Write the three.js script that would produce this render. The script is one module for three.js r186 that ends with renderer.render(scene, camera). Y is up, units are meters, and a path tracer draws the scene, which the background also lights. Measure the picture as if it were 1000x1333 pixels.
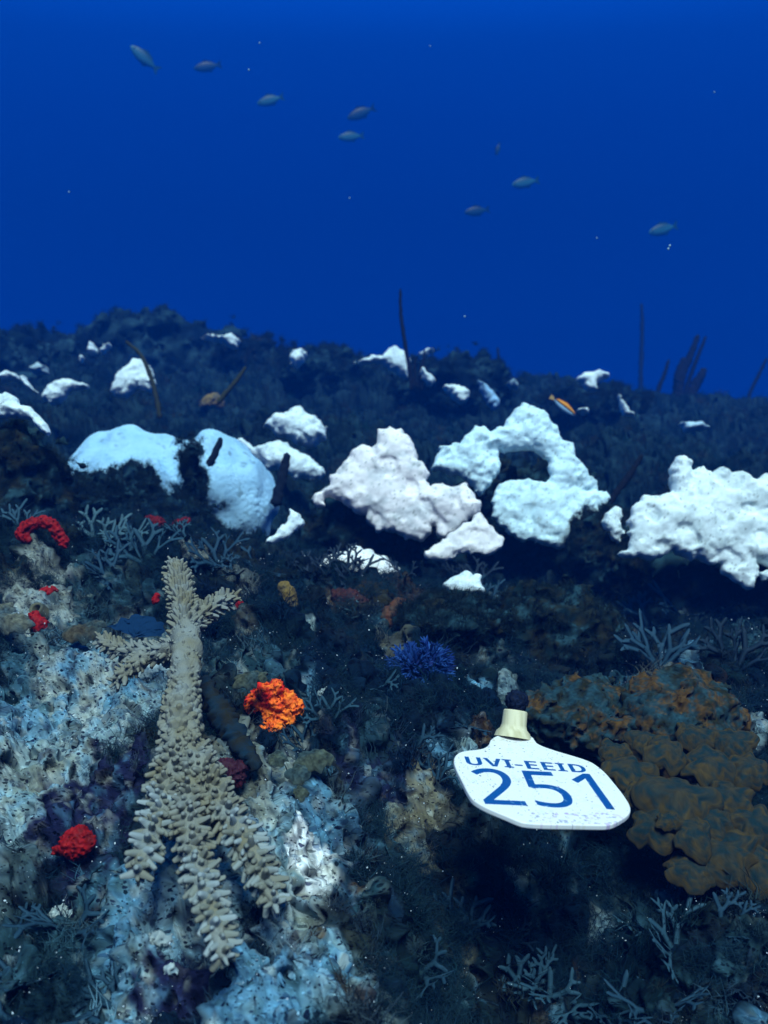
import * as THREE from 'three';
import { mergeGeometries } from 'three/addons/utils/BufferGeometryUtils.js';
import { createNoise3D } from 'simplex-noise';

// ---------------------------------------------------------------- camera, water light, sun, exposure
const V = (x, y, z) => new THREE.Vector3(x, y, z);
const scene = new THREE.Scene();
const PITCH = 11 * Math.PI / 180, FOV = 56, EYE = V(0, 0.25, 0);
const camera = new THREE.PerspectiveCamera(FOV, 768 / 1024, 0.02, 200);
camera.position.copy(EYE);
camera.rotation.x = -PITCH;
camera.updateMatrixWorld(true);
camera.focus = 0.5;
camera.userData.fStop = 17;

const renderer = new THREE.WebGLRenderer({ antialias: true });
renderer.toneMapping = THREE.LinearToneMapping;
renderer.toneMappingExposure = 1.3;
renderer.shadowMap.enabled = true;

{ // the water overhead: deep blue at the side, paler towards the surface
  const W = 64, H = 256, data = new Float32Array(W * H * 4);
  const stops = [[-90, 0, 0.0105, 0.116], [0, 0, 0.0105, 0.116], [6, 0, 0.011, 0.122], [11, 0, 0.015, 0.155], [15, 0, 0.023, 0.20], [17.5, 0, 0.046, 0.35], [23, 0, 0.078, 0.44], [40, 0, 0.12, 0.27], [65, 0.005, 0.17, 0.25], [90, 0.02, 0.22, 0.27]];
  for (let j = 0; j < H; j++) {
    const e = ((j + 0.5) / H - 0.5) * 180;
    let k = 0; while (k < stops.length - 2 && e > stops[k + 1][0]) k++;
    const a = stops[k], b = stops[k + 1], t = Math.min(1, Math.max(0, (e - a[0]) / (b[0] - a[0])));
    for (let i = 0; i < W; i++) {
      for (let c = 0; c < 3; c++) data[(j * W + i) * 4 + c] = a[c + 1] + (b[c + 1] - a[c + 1]) * t;
      data[(j * W + i) * 4 + 3] = 1;
    }
  }
  const sky = new THREE.DataTexture(data, W, H, THREE.RGBAFormat, THREE.FloatType);
  sky.mapping = THREE.EquirectangularReflectionMapping;
  sky.magFilter = THREE.LinearFilter; sky.needsUpdate = true;
  scene.background = sky; scene.environment = sky;
}
const sun = new THREE.DirectionalLight(new THREE.Color(0.76, 0.98, 1.0), 4.9);
sun.position.set(0.5, 5, 2.6); sun.target.position.set(0, 0, 0);
sun.castShadow = true; sun.shadow.radius = 45;
sun.shadow.mapSize.set(2048, 2048);
Object.assign(sun.shadow.camera, { left: -5, right: 5, top: 5, bottom: -5, near: 0.1, far: 20 });
sun.name = 'sun'; scene.add(sun, sun.target);
scene.fog = new THREE.FogExp2(new THREE.Color().setRGB(0.003, 0.17, 0.95), 0.06);

// ---------------------------------------------------------------- helpers
let seed = 7;
const rnd = () => { seed = (seed + 0x6d2b79f5) | 0; let t = Math.imul(seed ^ (seed >>> 15), 1 | seed); t = (t + Math.imul(t ^ (t >>> 7), 61 | t)) ^ t; return ((t ^ (t >>> 14)) >>> 0) / 4294967296; };
const rr = (a, b) => a + (b - a) * rnd();
const noise = createNoise3D(rnd);
const clamp = (x, a = 0, b = 1) => Math.min(b, Math.max(a, x));
const sstep = (a, b, x) => { const t = clamp((x - a) / (b - a)); return t * t * (3 - 2 * t); };
const mix = (a, b, t) => a + (b - a) * t;
const mixc = (a, b, t) => [mix(a[0], b[0], t), mix(a[1], b[1], t), mix(a[2], b[2], t)];
const fbm = (x, y, z, o = 3) => { let s = 0, a = 0.5; for (let i = 0; i < o; i++) { s += a * noise(x, y, z); x *= 2.03; y *= 2.03; z *= 2.03; a *= 0.5; } return s; };
const hash2 = (i, j, k) => { let h = Math.imul(i, 374761393) + Math.imul(j, 668265263) + Math.imul(k, 974634777); h = Math.imul(h ^ (h >>> 13), 1274126177); return ((h ^ (h >>> 16)) >>> 0) / 4294967296; };
function worley(x, y, s = 0) { // distance to the nearest jittered point
  const ix = Math.floor(x), iy = Math.floor(y); let m = 9;
  for (let a = -1; a < 2; a++) for (let b = -1; b < 2; b++) {
    const dx = ix + a + hash2(ix + a, iy + b, s) - x, dy = iy + b + hash2(ix + a, iy + b, s + 77) - y;
    m = Math.min(m, dx * dx + dy * dy);
  }
  return Math.sqrt(m);
}
const F = 666.5 / Math.tan(FOV * Math.PI / 360);
const ray = (px, py) => V((px - 500) / F, -(py - 666.5) / F, -1).applyMatrix4(new THREE.Matrix4().makeRotationX(-PITCH)); // unit depth along the view axis
const at = (px, py, d) => ray(px, py).multiplyScalar(d).add(EYE);

const used = {};
function numbered(name) { const n = used[name] ?? 0; used[name] = n + 1; return n ? name + '_' + String(n).padStart(3, '0') : name; }
function tag(o, label, category, group, kind) {
  if (label) o.userData.label = label;
  if (category) o.userData.category = category;
  if (group) o.userData.group = group;
  if (kind) o.userData.kind = kind;
  return o;
}
function thing(name, label, category, pos, group) {
  const o = new THREE.Group(); o.name = numbered(name); if (pos) o.position.copy(pos); scene.add(o);
  return tag(o, label, category, group);
}
function part(name, geo, m, parent) {
  const o = new THREE.Mesh(geo, m); o.name = parent === scene ? numbered(name) : name; o.castShadow = o.receiveShadow = true; parent.add(o); return o;
}
function mat(rgb, o = {}) {
  const { vc, ...rest } = o;
  const m = new THREE.MeshPhysicalMaterial({ roughness: 0.85, specularIntensity: 0.12, side: THREE.DoubleSide, ...rest });
  m.color.setRGB(...(vc ? [1, 1, 1] : rgb)); m.vertexColors = !!vc; return m;
}
function grainTexture(freqs, size = 512) {
  const d = new Uint8Array(size * size * 4), TAU = Math.PI * 2;
  for (let j = 0; j < size; j++) for (let i = 0; i < size; i++) {
    let s = 0; const u = i / size * TAU, v = j / size * TAU;
    for (const [f, a] of freqs) s += a * noise(Math.cos(u) * f + f, Math.sin(u) * f + Math.cos(v) * f, Math.sin(v) * f + f * 0.37);
    const c = clamp(0.5 + 0.5 * s) * 255; d[(j * size + i) * 4] = d[(j * size + i) * 4 + 1] = d[(j * size + i) * 4 + 2] = c; d[(j * size + i) * 4 + 3] = 255;
  }
  const t = new THREE.DataTexture(d, size, size); t.wrapS = t.wrapT = THREE.RepeatWrapping; t.magFilter = THREE.LinearFilter; t.needsUpdate = true; return t;
}
const fineGrain = grainTexture([[6, 0.35], [16, 0.4], [34, 0.4]]);
const poreGrain = grainTexture([[14, 0.5], [30, 0.5]]);
poreGrain.repeat.set(12, 12); fineGrain.repeat.set(9, 9);

const speckle = (() => { // pits, grains and flecks of the crust, 28 cm a side, mid tone 0.57
  const N = 2048, cv = document.createElement('canvas'); cv.width = cv.height = N; const c = cv.getContext('2d'); c.fillStyle = 'rgb(196,196,196)'; c.fillRect(0, 0, N, N);
  const dab = (n, r0, r1, cols, a0, a1) => { for (let i = 0; i < n; i++) { const x = rnd() * N, y = rnd() * N, r = r0 + (r1 - r0) * rnd() ** 3, k = 5 + Math.floor(rnd() * 4), a = rnd() * 6, sh = []; for (let j = 0; j < k; j++) sh.push([Math.cos(a + j / k * 6.283) * r * rr(0.55, 1.25), Math.sin(a + j / k * 6.283) * r * rr(0.55, 1.25)]); c.globalAlpha = rr(a0, a1); c.fillStyle = cols[Math.floor(rnd() * cols.length)];
    for (const ox of x < r1 * 1.3 ? [0, N] : x > N - r1 * 1.3 ? [0, -N] : [0]) for (const oy of y < r1 * 1.3 ? [0, N] : y > N - r1 * 1.3 ? [0, -N] : [0]) { c.beginPath(); sh.forEach(([px, py], j) => (j ? c.lineTo(x + ox + px, y + oy + py) : c.moveTo(x + ox + px, y + oy + py))); c.fill(); } } };
  dab(2600, 12, 60, ['#8f9aa0', '#d8d6c4', '#a8b6bd', '#b9b09c', '#e2e6e4'], 0.10, 0.35); dab(15000, 3, 13, ['#5d6a78', '#e6ebe8', '#8c8a80', '#cdd8dc', '#4c5870'], 0.2, 0.6); dab(9000, 2, 8, ['#1c2433', '#262a44', '#30383c'], 0.5, 0.95); dab(9000, 1.5, 6, ['#ffffff', '#f2fbff'], 0.6, 1);
  const t = new THREE.CanvasTexture(cv); t.wrapS = t.wrapT = THREE.RepeatWrapping; t.colorSpace = THREE.SRGBColorSpace; return t;
})();
// Smooth closed skin of a field (negative inside), one vertex per crossed cell.
function surfaceNets(f, lo, hi, cell) {
  const n = [0, 1, 2].map((k) => Math.max(4, Math.ceil((hi[k] - lo[k]) / cell) + 1)), [nx, ny, nz] = n, sy = nx, sz = nx * ny;
  const g = new Float32Array(nx * ny * nz);
  for (let k = 0, p = 0; k < nz; k++) for (let j = 0; j < ny; j++) for (let i = 0; i < nx; i++, p++) {
    const edge = !i || !j || !k || i === nx - 1 || j === ny - 1 || k === nz - 1;
    const v = f(lo[0] + i * cell, lo[1] + j * cell, lo[2] + k * cell, i, j);
    g[p] = edge ? Math.max(v, cell * 0.3) : v;
  }
  const id = new Int32Array(nx * ny * nz).fill(-1), pos = [], idx = [];
  const E12 = [[0, 1], [2, 3], [4, 5], [6, 7], [0, 2], [1, 3], [4, 6], [5, 7], [0, 4], [1, 5], [2, 6], [3, 7]], off = [0, 1, sy, sy + 1, sz, sz + 1, sz + sy, sz + sy + 1];
  for (let k = 0; k < nz - 1; k++) for (let j = 0; j < ny - 1; j++) for (let i = 0; i < nx - 1; i++) {
    const p = i + j * sy + k * sz; let m = 0;
    for (let c = 0; c < 8; c++) if (g[p + off[c]] < 0) m |= 1 << c;
    if (!m || m === 255) continue;
    let x = 0, y = 0, z = 0, q = 0;
    for (const [a, b] of E12) {
      if (((m >> a) & 1) === ((m >> b) & 1)) continue;
      const ga = g[p + off[a]], gb = g[p + off[b]], t = ga / (ga - gb);
      x += mix(a & 1, b & 1, t); y += mix((a >> 1) & 1, (b >> 1) & 1, t); z += mix(a >> 2, b >> 2, t); q++;
    }
    id[p] = pos.length / 3; pos.push(lo[0] + (i + x / q) * cell, lo[1] + (j + y / q) * cell, lo[2] + (k + z / q) * cell);
  }
  const quad = (a, b, c, d, flip) => { if (flip) idx.push(a, c, b, a, d, c); else idx.push(a, b, c, a, c, d); };
  for (let k = 1; k < nz - 1; k++) for (let j = 1; j < ny - 1; j++) for (let i = 1; i < nx - 1; i++) {
    const p = i + j * sy + k * sz, s = g[p] < 0;
    if (s !== g[p + 1] < 0) quad(id[p - sy - sz], id[p - sz], id[p], id[p - sy], !s);
    if (s !== g[p + sy] < 0) quad(id[p - 1 - sz], id[p - sz], id[p], id[p - 1], s);
    if (s !== g[p + sz] < 0) quad(id[p - 1 - sy], id[p - sy], id[p], id[p - 1], !s);
  }
  const geo = new THREE.BufferGeometry();
  geo.setAttribute('position', new THREE.Float32BufferAttribute(pos, 3)); geo.setIndex(idx); geo.computeVertexNormals();
  return geo;
}
function paint(geo, fn) { // vertex colours from position and normal
  const p = geo.attributes.position, n = geo.attributes.normal, c = new Float32Array(p.count * 3);
  for (let i = 0; i < p.count; i++) { const r = fn(p.getX(i), p.getY(i), p.getZ(i), n.getX(i), n.getY(i), n.getZ(i)); c[i * 3] = r[0]; c[i * 3 + 1] = r[1]; c[i * 3 + 2] = r[2]; }
  geo.setAttribute('color', new THREE.BufferAttribute(c, 3)); return geo;
}
function planarUV(geo, s = 1, a = 0, b = 1) {
  const p = geo.attributes.position, u = new Float32Array(p.count * 2);
  for (let i = 0; i < p.count; i++) { u[i * 2] = p.getComponent(i, a) * s; u[i * 2 + 1] = p.getComponent(i, b) * s; }
  geo.setAttribute('uv', new THREE.BufferAttribute(u, 2)); return geo;
}
function tubeGeo(pts, radii, seg = 40, rad = 10, wob = 0, ws = 100) { // tapered, closed, along a smooth curve
  const curve = new THREE.CatmullRomCurve3(pts), fr = curve.computeFrenetFrames(seg), pos = [], idx = [];
  const rAt = (t) => { const x = t * (radii.length - 1), i = Math.min(radii.length - 2, Math.floor(x)); return mix(radii[i], radii[i + 1], x - i); };
  for (let i = 0; i <= seg; i++) {
    const t = i / seg, c = curve.getPointAt(t), r = rAt(t) * (i === 0 || i === seg ? 0.45 : 1);
    for (let j = 0; j < rad; j++) {
      const a = j / rad * Math.PI * 2, d = fr.normals[i].clone().multiplyScalar(Math.cos(a)).addScaledVector(fr.binormals[i], Math.sin(a));
      const k = r * (1 + (wob ? wob * noise(c.x * ws + d.x, c.y * ws + d.y, c.z * ws + d.z) : 0));
      pos.push(c.x + d.x * k, c.y + d.y * k, c.z + d.z * k);
      if (i < seg) { const q = i * rad + j, e = i * rad + (j + 1) % rad; idx.push(q, e, q + rad, e, e + rad, q + rad); }
    }
  }
  for (const [i, s] of [[0, 1], [seg, -1]]) {
    const c = curve.getPointAt(i / seg).addScaledVector(curve.getTangentAt(i / seg), -s * rAt(i / seg) * 0.35), m = pos.length / 3; pos.push(c.x, c.y, c.z);
    for (let j = 0; j < rad; j++) { const a = i * rad + j, b = i * rad + (j + 1) % rad; if (s > 0) idx.push(m, b, a); else idx.push(m, a, b); }
  }
  const g = new THREE.BufferGeometry(); g.setAttribute('position', new THREE.Float32BufferAttribute(pos, 3)); g.setIndex(idx); g.computeVertexNormals(); g.userData.curve = curve; g.userData.frames = fr; g.userData.rAt = rAt;
  return g;
}
const smin = (a, b, k) => { const h = clamp(0.5 + 0.5 * (b - a) / k); return mix(b, a, h) - k * h * (1 - h); };

// ---------------------------------------------------------------- the reef floor
// rows of the photograph at which the floor lies for a given distance, in five columns
const DIST = [0.16, 0.26, 0.34, 0.42, 0.52, 0.65, 0.80, 0.95, 1.1, 1.4, 1.8, 2.4, 3.0, 3.45];
const COLS = [
  [1750, 1380, 1185, 1010, 880, 775, 700, 690, 690, 645, 592, 538, 494, 474],
  [1750, 1370, 1170, 1005, 880, 780, 715, 705, 695, 660, 603, 542, 488, 458],
  [1750, 1400, 1215, 1050, 930, 835, 775, 790, 760, 700, 628, 566, 514, 488],
  [1850, 1500, 1340, 1160, 990, 890, 835, 830, 800, 735, 643, 580, 538, 514],
  [1850, 1490, 1320, 1130, 975, 880, 835, 850, 810, 730, 643, 592, 558, 538]];
const cat = (a, b, c, d, t) => 0.5 * (2 * b + (c - a) * t + (2 * a - 5 * b + 4 * c - d) * t * t + (3 * b - a - 3 * c + d) * t * t * t);
const rowTan = (py) => Math.tan(PITCH + Math.atan((py - 666.5) / F));
const HT = COLS.map((c) => c.map((py, i) => EYE.y - DIST[i] * rowTan(py)));
const LD = DIST.map(Math.log);
function profile(col, ld) {
  const h = HT[clamp(col, 0, 4)]; let i = 0; while (i < LD.length - 2 && ld > LD[i + 1]) i++;
  const t = clamp((ld - LD[i]) / (LD[i + 1] - LD[i])); return cat(h[Math.max(0, i - 1)], h[i], h[i + 1], h[Math.min(h.length - 1, i + 2)], t);
}
const mounds = []; // [x, z, radius x, radius z, height]
function G(x, z) {
  const d = Math.max(0.1, -z), ld = Math.log(Math.max(d, 0.16)), q = clamp((x / d * F + 500) / 250, 0, 4), c = Math.min(3, Math.floor(q)), t = q - c;
  const p = [c - 1, c, c + 1, c + 2].map((k) => profile(k, ld));
  let y = cat(p[0], p[1], p[2], p[3], t);
  if (d > 3.45) { const e = d - 3.45; y -= 0.10 * e * e / (0.4 + 0.18 * e) ; }
  const far = sstep(0.8, 1.8, d), vfar = sstep(5, 9, d);
  y += fbm(x * 6, 3.1, z * 6, 2) * mix(0.030, 0.06, far);
  y += fbm(x * 20, 7.7, z * 20, 2) * mix(0.022, 0.035, far) + (1 - far) * 0.008 * noise(x * 46, 5.5, z * 46) + far * 0.10 * fbm(x * 2.2, 1.7, z * 2.2, 2) + vfar * fbm(x * 0.6, 0.2, z * 0.6, 2) * 0.6;
  for (const [mx, mz, rx, rz, h] of mounds) { const a = ((x - mx) / rx) ** 2 + ((z - mz) / rz) ** 2; if (a < 6) y += h * Math.exp(-a * 1.3); }
  return y;
}
function hit(px, py, from = 0.15, to = 12) { // where the sight line through that pixel meets the floor
  const r = ray(px, py); let d = from, p = EYE.clone().addScaledVector(r, d);
  while (d < to) { d *= 1.006; p = EYE.clone().addScaledVector(r, d); if (p.y < G(p.x, p.z)) break; }
  return p;
}
const depthOf = (p) => p.clone().sub(EYE).dot(ray(500, 666.5));
const mound = (px, py, d, rx, rz, h) => { const p = at(px, py, d); mounds.push([p.x, p.z, rx, rz, h]); };
mound(700, 1140, 0.37, 0.055, 0.06, -0.035);  // hollow under the tag
mound(880, 930, 0.56, 0.05, 0.05, 0.03);
mound(560, 1180, 0.34, 0.03, 0.05, -0.02);
mound(110, 1080, 0.38, 0.03, 0.03, -0.014);
mound(230, 1270, 0.32, 0.03, 0.03, -0.012);
mound(200, 880, 0.5, 0.03, 0.03, -0.02);
mound(430, 1200, 0.345, 0.035, 0.05, 0.012);
mound(170, 800, 0.62, 0.05, 0.04, -0.02);
mound(60, 700, 0.72, 0.05, 0.05, 0.02);

const C = { // colours of what covers the rock
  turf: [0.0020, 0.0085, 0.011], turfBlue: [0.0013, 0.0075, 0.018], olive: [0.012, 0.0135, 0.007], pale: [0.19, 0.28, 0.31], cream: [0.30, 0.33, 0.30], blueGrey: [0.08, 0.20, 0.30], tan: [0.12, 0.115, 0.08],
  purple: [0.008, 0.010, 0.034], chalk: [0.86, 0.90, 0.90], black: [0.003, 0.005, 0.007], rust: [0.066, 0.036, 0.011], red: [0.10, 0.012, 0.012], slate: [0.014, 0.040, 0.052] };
const patches = []; // x, z, radii, colour, strength, bareness: where each covering grows
function patch(px, py, rpx, col, s = 1, stretch = 1.7) { const p = hit(px, py), d = depthOf(p), r = rpx / F * d; patches.push([p.x, p.z, r, r * stretch, C[col], s, { purple: 0.55, slate: 0.35, olive: 0.15, rust: 0.4, pale: 1, cream: 1, chalk: 1, blueGrey: 0.9, tan: 0.7 }[col] ?? 0]); }
for (const a of [[130, 930, 130, 'pale'], [60, 1000, 110, 'pale', 0.9], [60, 900, 90, 'blueGrey', 0.8], [320, 1060, 110, 'pale', 0.9], [420, 1240, 90, 'pale'], [330, 1270, 90, 'blueGrey', 0.9], [180, 1200, 110, 'blueGrey', 0.9],
  [240, 1180, 80, 'pale', 0.8], [60, 1260, 90, 'slate', 0.8], [310, 850, 60, 'slate', 0.9], [300, 980, 60, 'tan', 0.6], [450, 1110, 90, 'slate', 0.9], [420, 1050, 60, 'blueGrey', 0.6], [120, 800, 70, 'slate', 0.7], [40, 780, 45, 'cream', 0.6],
  [40, 850, 50, 'slate', 0.8], [480, 1020, 60, 'purple', 0.7], [480, 1150, 70, 'purple', 0.55], [115, 1062, 52, 'purple', 0.9], [230, 1275, 40, 'purple', 0.9], [215, 1290, 25, 'cream', 0.7], [440, 1275, 40, 'blueGrey', 0.9], [395, 1200, 40, 'cream', 0.6],
  [410, 1135, 28, 'chalk', 1], [395, 1110, 16, 'chalk', 1], [520, 1075, 34, 'slate', 0.9], [130, 925, 40, 'cream', 0.8], [90, 1040, 40, 'cream', 0.6], [60, 965, 50, 'tan', 0.35], [155, 900, 22, 'blueGrey', 1], [350, 1000, 40, 'tan', 0.6], [420, 1000, 40, 'olive', 0.8],
  [880, 920, 60, 'rust', 0.9], [850, 900, 40, 'rust', 0.9], [760, 930, 45, 'slate', 0.9], [730, 960, 35, 'olive', 0.9], [800, 890, 30, 'slate', 1], [700, 830, 60, 'olive', 0.8], [760, 790, 60, 'olive', 0.7], [640, 850, 40, 'slate', 0.6], [520, 780, 50, 'rust', 0.35],
  [560, 1300, 120, 'turf', 0.9], [800, 1250, 150, 'turf', 0.75], [700, 1130, 90, 'turfBlue', 0.9], [450, 880, 70, 'turfBlue', 0.9], [560, 930, 80, 'turfBlue', 0.8], [230, 660, 80, 'slate', 0.4], [225, 640, 30, 'pale', 0.5], [690, 1190, 30, 'slate', 0.9], [820, 1170, 40, 'slate', 0.6], [590, 1190, 25, 'slate', 0.6], [930, 1310, 40, 'slate', 0.6]]) patch(...a);  // turfBlue in the hollow below the tag also paints its shade dark

for (let i = 0; i < 150; i++) { const px = rr(380, 1010), py = rr(770, 1333), k = rnd(); patch(px, py, rr(8, 26), k < 0.3 ? 'slate' : k < 0.5 ? 'olive' : k < 0.62 ? 'blueGrey' : k < 0.72 ? 'rust' : k < 0.82 ? 'pale' : k < 0.9 ? 'tan' : 'black', py > 1080 && px > 520 ? rr(0.2, 0.5) : rr(0.4, 0.9), rr(1, 1.6)); }
for (let i = 0; i < 55; i++) { const px = rr(0, 400), py = rr(690, 1333), k = rnd(); patch(px, py, rr(8, 24), k < 0.25 ? 'slate' : k < 0.4 ? 'purple' : k < 0.55 ? 'cream' : k < 0.7 ? 'blueGrey' : k < 0.85 ? 'tan' : 'olive', rr(0.2, 0.6), rr(1, 1.6)); }
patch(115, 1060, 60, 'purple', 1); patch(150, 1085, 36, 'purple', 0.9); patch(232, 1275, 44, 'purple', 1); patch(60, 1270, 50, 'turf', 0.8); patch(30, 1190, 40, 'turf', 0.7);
function cover(x, y, z) { // colour of the floor's covering and how bare (pale rock) it is
  const d = -z, n1 = fbm(x * 30, y * 30, z * 30, 3), n2 = fbm(x * 110 + 9, y * 110, z * 110, 2), n3 = noise(x * 420, y * 420, z * 420), far = sstep(0.7, 1.5, d);
  let c = mixc(C.turf, C.turfBlue, clamp(0.45 + n1 * 1.6)), bare = 0;
  c = mixc(c, C.olive, clamp(fbm(x * 9 + 4, y * 9, z * 9, 2) * 2.2) * 0.7);
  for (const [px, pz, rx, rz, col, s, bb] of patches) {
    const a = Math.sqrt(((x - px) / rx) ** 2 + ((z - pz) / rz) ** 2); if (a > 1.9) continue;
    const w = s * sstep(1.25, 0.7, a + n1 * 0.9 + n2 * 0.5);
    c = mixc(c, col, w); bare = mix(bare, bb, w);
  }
  if (bare > 0.02) { // crust, stains and pits of the bare rock
    const st = sstep(0.05, 0.45, n2 + n1 * 0.5); c = mixc(c, C.blueGrey, st * 0.55 * bare);
    c = mixc(c, C.purple, bare * 0.75 * sstep(0.22, 0.42, fbm(x * 60 + 3, y * 60 + 8, z * 60, 3)));
    c = mixc(c, C.cream, bare * 0.6 * sstep(0.2, 0.5, fbm(x * 80 - 3, y * 80 + 2, z * 80, 2)));
    c = mixc(c, C.tan, bare * 0.5 * sstep(0.2, 0.45, fbm(x * 45 - 7, y * 45 + 5, z * 45, 2)));
  }
  const n5 = noise(x * 210 + 5, y * 210, z * 210), g = 1.75 * (1 + 0.30 * n3 * (1 - far) + 0.35 * n2 + 0.25 * n5 * (1 - far)); c = c.map((v) => v * clamp(g, 0.5, 3));
  if (bare > 0.2) c = mixc(c, [0.03, 0.035, 0.07], 0.7 * bare * sstep(0.35, 0.7, n5 * 0.7 + n3 * 0.4 - n1 * 0.3));
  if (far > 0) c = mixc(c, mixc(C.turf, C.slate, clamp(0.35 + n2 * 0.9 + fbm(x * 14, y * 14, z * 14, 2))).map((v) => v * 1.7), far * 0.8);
  return [c, bare];
}
{
  const rows = [], cols = [];
  for (let d = 0.13; d < 0.85; d += 0.00095 * (0.55 + d)) rows.push(d);
  for (let d = 0.85; d < 4.2; d *= 1.0034) rows.push(d);
  for (let d = 4.2; d < 5.8; d *= 1.03) rows.push(d);
  for (let a = -1.9; a < -0.46; a += 0.03) cols.push(a);
  for (let a = -0.46; a < 0.46; a += 0.92 / 660) cols.push(a);
  for (let a = 0.46; a <= 1.9; a += 0.03) cols.push(a);
  const nr = rows.length, nc = cols.length, pos = new Float32Array(nr * nc * 3), col = new Float32Array(nr * nc * 3), uv = new Float32Array(nr * nc * 2), idx = new Uint32Array((nr - 1) * (nc - 1) * 6);
  const base = new Float32Array(nr * nc);
  for (let r = 0; r < nr; r++) for (let c = 0; c < nc; c++) base[r * nc + c] = G(cols[c] * (rows[r] + 0.12), -rows[r]);
  for (let r = 0, p = 0; r < nr; r++) for (let c = 0; c < nc; c++, p++) {
    const x = cols[c] * (rows[r] + 0.12), z = -rows[r], y = base[p], d = rows[r];
    const r0 = Math.max(0, r - 2), r1 = Math.min(nr - 1, r + 2), c0 = Math.max(0, c - 2), c1 = Math.min(nc - 1, c + 2);
    const gz = (base[r1 * nc + c] - base[r0 * nc + c]) / (-rows[r1] + rows[r0]), gx = (base[r * nc + c1] - base[r * nc + c0]) / ((cols[c1] - cols[c0]) * (d + 0.12));
    const n = V(-gx, 1, -gz).normalize();
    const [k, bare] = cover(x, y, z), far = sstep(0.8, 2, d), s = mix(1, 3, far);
    const rough = mix(mix(1.05, 0.30, bare), 0.42, far);
        let h = (noise(x * 48 / s, y * 48 / s, z * 48 / s) * 0.0050 * s + noise(x * 110 / s, y * 110 / s, z * 110 / s) * 0.0028 * s) * rough;
    const pit = noise(x * 75 + 30, y * 75, z * 75); h -= sstep(0.5, 0.8, pit) * 0.007 * s;
    h += noise(x * 240, y * 240, z * 240) * 0.0012 * (1 - far);
    pos[p * 3] = x + n.x * h + noise(x * 60 / s, y * 60 / s + 50, z * 60 / s) * 0.0024 * mix(1, 2.4, far) * (1 - 0.85 * bare); pos[p * 3 + 1] = y + n.y * h; pos[p * 3 + 2] = z + n.z * h + noise(x * 60 / s + 50, y * 60 / s, z * 60 / s) * 0.0028 * mix(1, 2.4, far) * (1 - 0.85 * bare);
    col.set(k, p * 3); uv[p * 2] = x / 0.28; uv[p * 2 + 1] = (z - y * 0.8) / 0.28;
  }
  for (let r = 0, q = 0; r < nr - 1; r++) for (let c = 0; c < nc - 1; c++) { const a = r * nc + c; idx.set([a, a + 1, a + nc, a + 1, a + nc + 1, a + nc], q); q += 6; }
  const g = new THREE.BufferGeometry();
  g.setAttribute('position', new THREE.BufferAttribute(pos, 3)); g.setAttribute('color', new THREE.BufferAttribute(col, 3)); g.setAttribute('uv', new THREE.BufferAttribute(uv, 2));
  g.setIndex(new THREE.BufferAttribute(idx, 1)); g.computeVertexNormals();
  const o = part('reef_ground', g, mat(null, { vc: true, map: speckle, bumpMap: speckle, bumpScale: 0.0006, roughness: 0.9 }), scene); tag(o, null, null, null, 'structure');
}

// ---------------------------------------------------------------- boulders
const rockMat = mat(null, { vc: true, roughness: 0.95 }), mossy = [];
function boulder(px, py, d, rx, ry, rz, label, cols = ['turf', 'turfBlue', 'olive'], cell = 0.006, rough = 1, name = 'reef_rock') {
  const p = at(px, py, d), o = thing(name, label, 'rock', p.clone().add(V(0, -ry * 0.6, 0))), k = 1 / Math.max(rx, ry, rz), s = rnd() * 90, m = Math.max(rx, ry, rz);
  const f = (x, y, z) => (Math.hypot(x / rx, y / ry, z / rz) - 1) * Math.min(rx, ry, rz) + rough * m * (0.22 * noise(x * k * 1.6 + s, y * k * 1.6, z * k * 1.6) + 0.14 * noise(x * k * 4 + s, y * k * 4, z * k * 4) + 0.07 * noise(x * k * 9 + s, y * k * 9, z * k * 9) + 0.035 * noise(x * k * 20, y * k * 20, z * k * 20));
  const g = surfaceNets(f, [-rx * 1.6, -ry * 1.6, -rz * 1.6], [rx * 1.6, ry * 1.6, rz * 1.6], cell);
  g.translate(0, ry * 0.6, 0);
  paint(g, (x, y, z) => { const a = fbm(x * k * 3 + s, y * k * 3, z * k * 3, 3), b = noise(x * k * 24, y * k * 24, z * k * 24 + s); let c = mixc(C[cols[0]], C[cols[1]], clamp(0.5 + a * 1.4)); c = mixc(c, C[cols[2] ?? cols[0]], sstep(-0.02, 0.42, fbm(x * k * 1.3, y * k * 1.3 + s, z * k * 1.3, 4) + 0.22 * noise(x * k * 11, y * k * 11, z * k * 11) + 0.2 * noise(x * k * 28, y * k * 28, z * k * 28))); return c.map((v) => v * clamp(1 + 0.5 * b, 0.4, 1.7)); });
  part('rock_body', g, rockMat, o);
  const q = g.attributes.position, nn = g.attributes.normal, many = Math.min(2600, q.count / 2); for (let i = 0; i < many; i++) { const j = Math.floor(rnd() * q.count); if (nn.getY(j) > -0.35) mossy.push([V(q.getX(j), q.getY(j), q.getZ(j)).add(o.position), V(nn.getX(j), nn.getY(j) + 0.4, nn.getZ(j)).normalize(), d]); }
  return o;
}
boulder(24, 650, 0.98, 0.052, 0.066, 0.06, 'dark knobbed rock at the left edge under the knobby white coral', ['turf', 'olive', 'slate'], 0.004);
boulder(172, 650, 1.12, 0.032, 0.036, 0.04, 'dark mossy rock in front of the left half of the smooth white dome', ['turf', 'slate', 'turfBlue'], 0.0035);
boulder(250, 655, 1.14, 0.010, 0.048, 0.025, 'dark upright rock splitting the smooth white dome in two', ['turf', 'slate', 'turfBlue'], 0.003);
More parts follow.
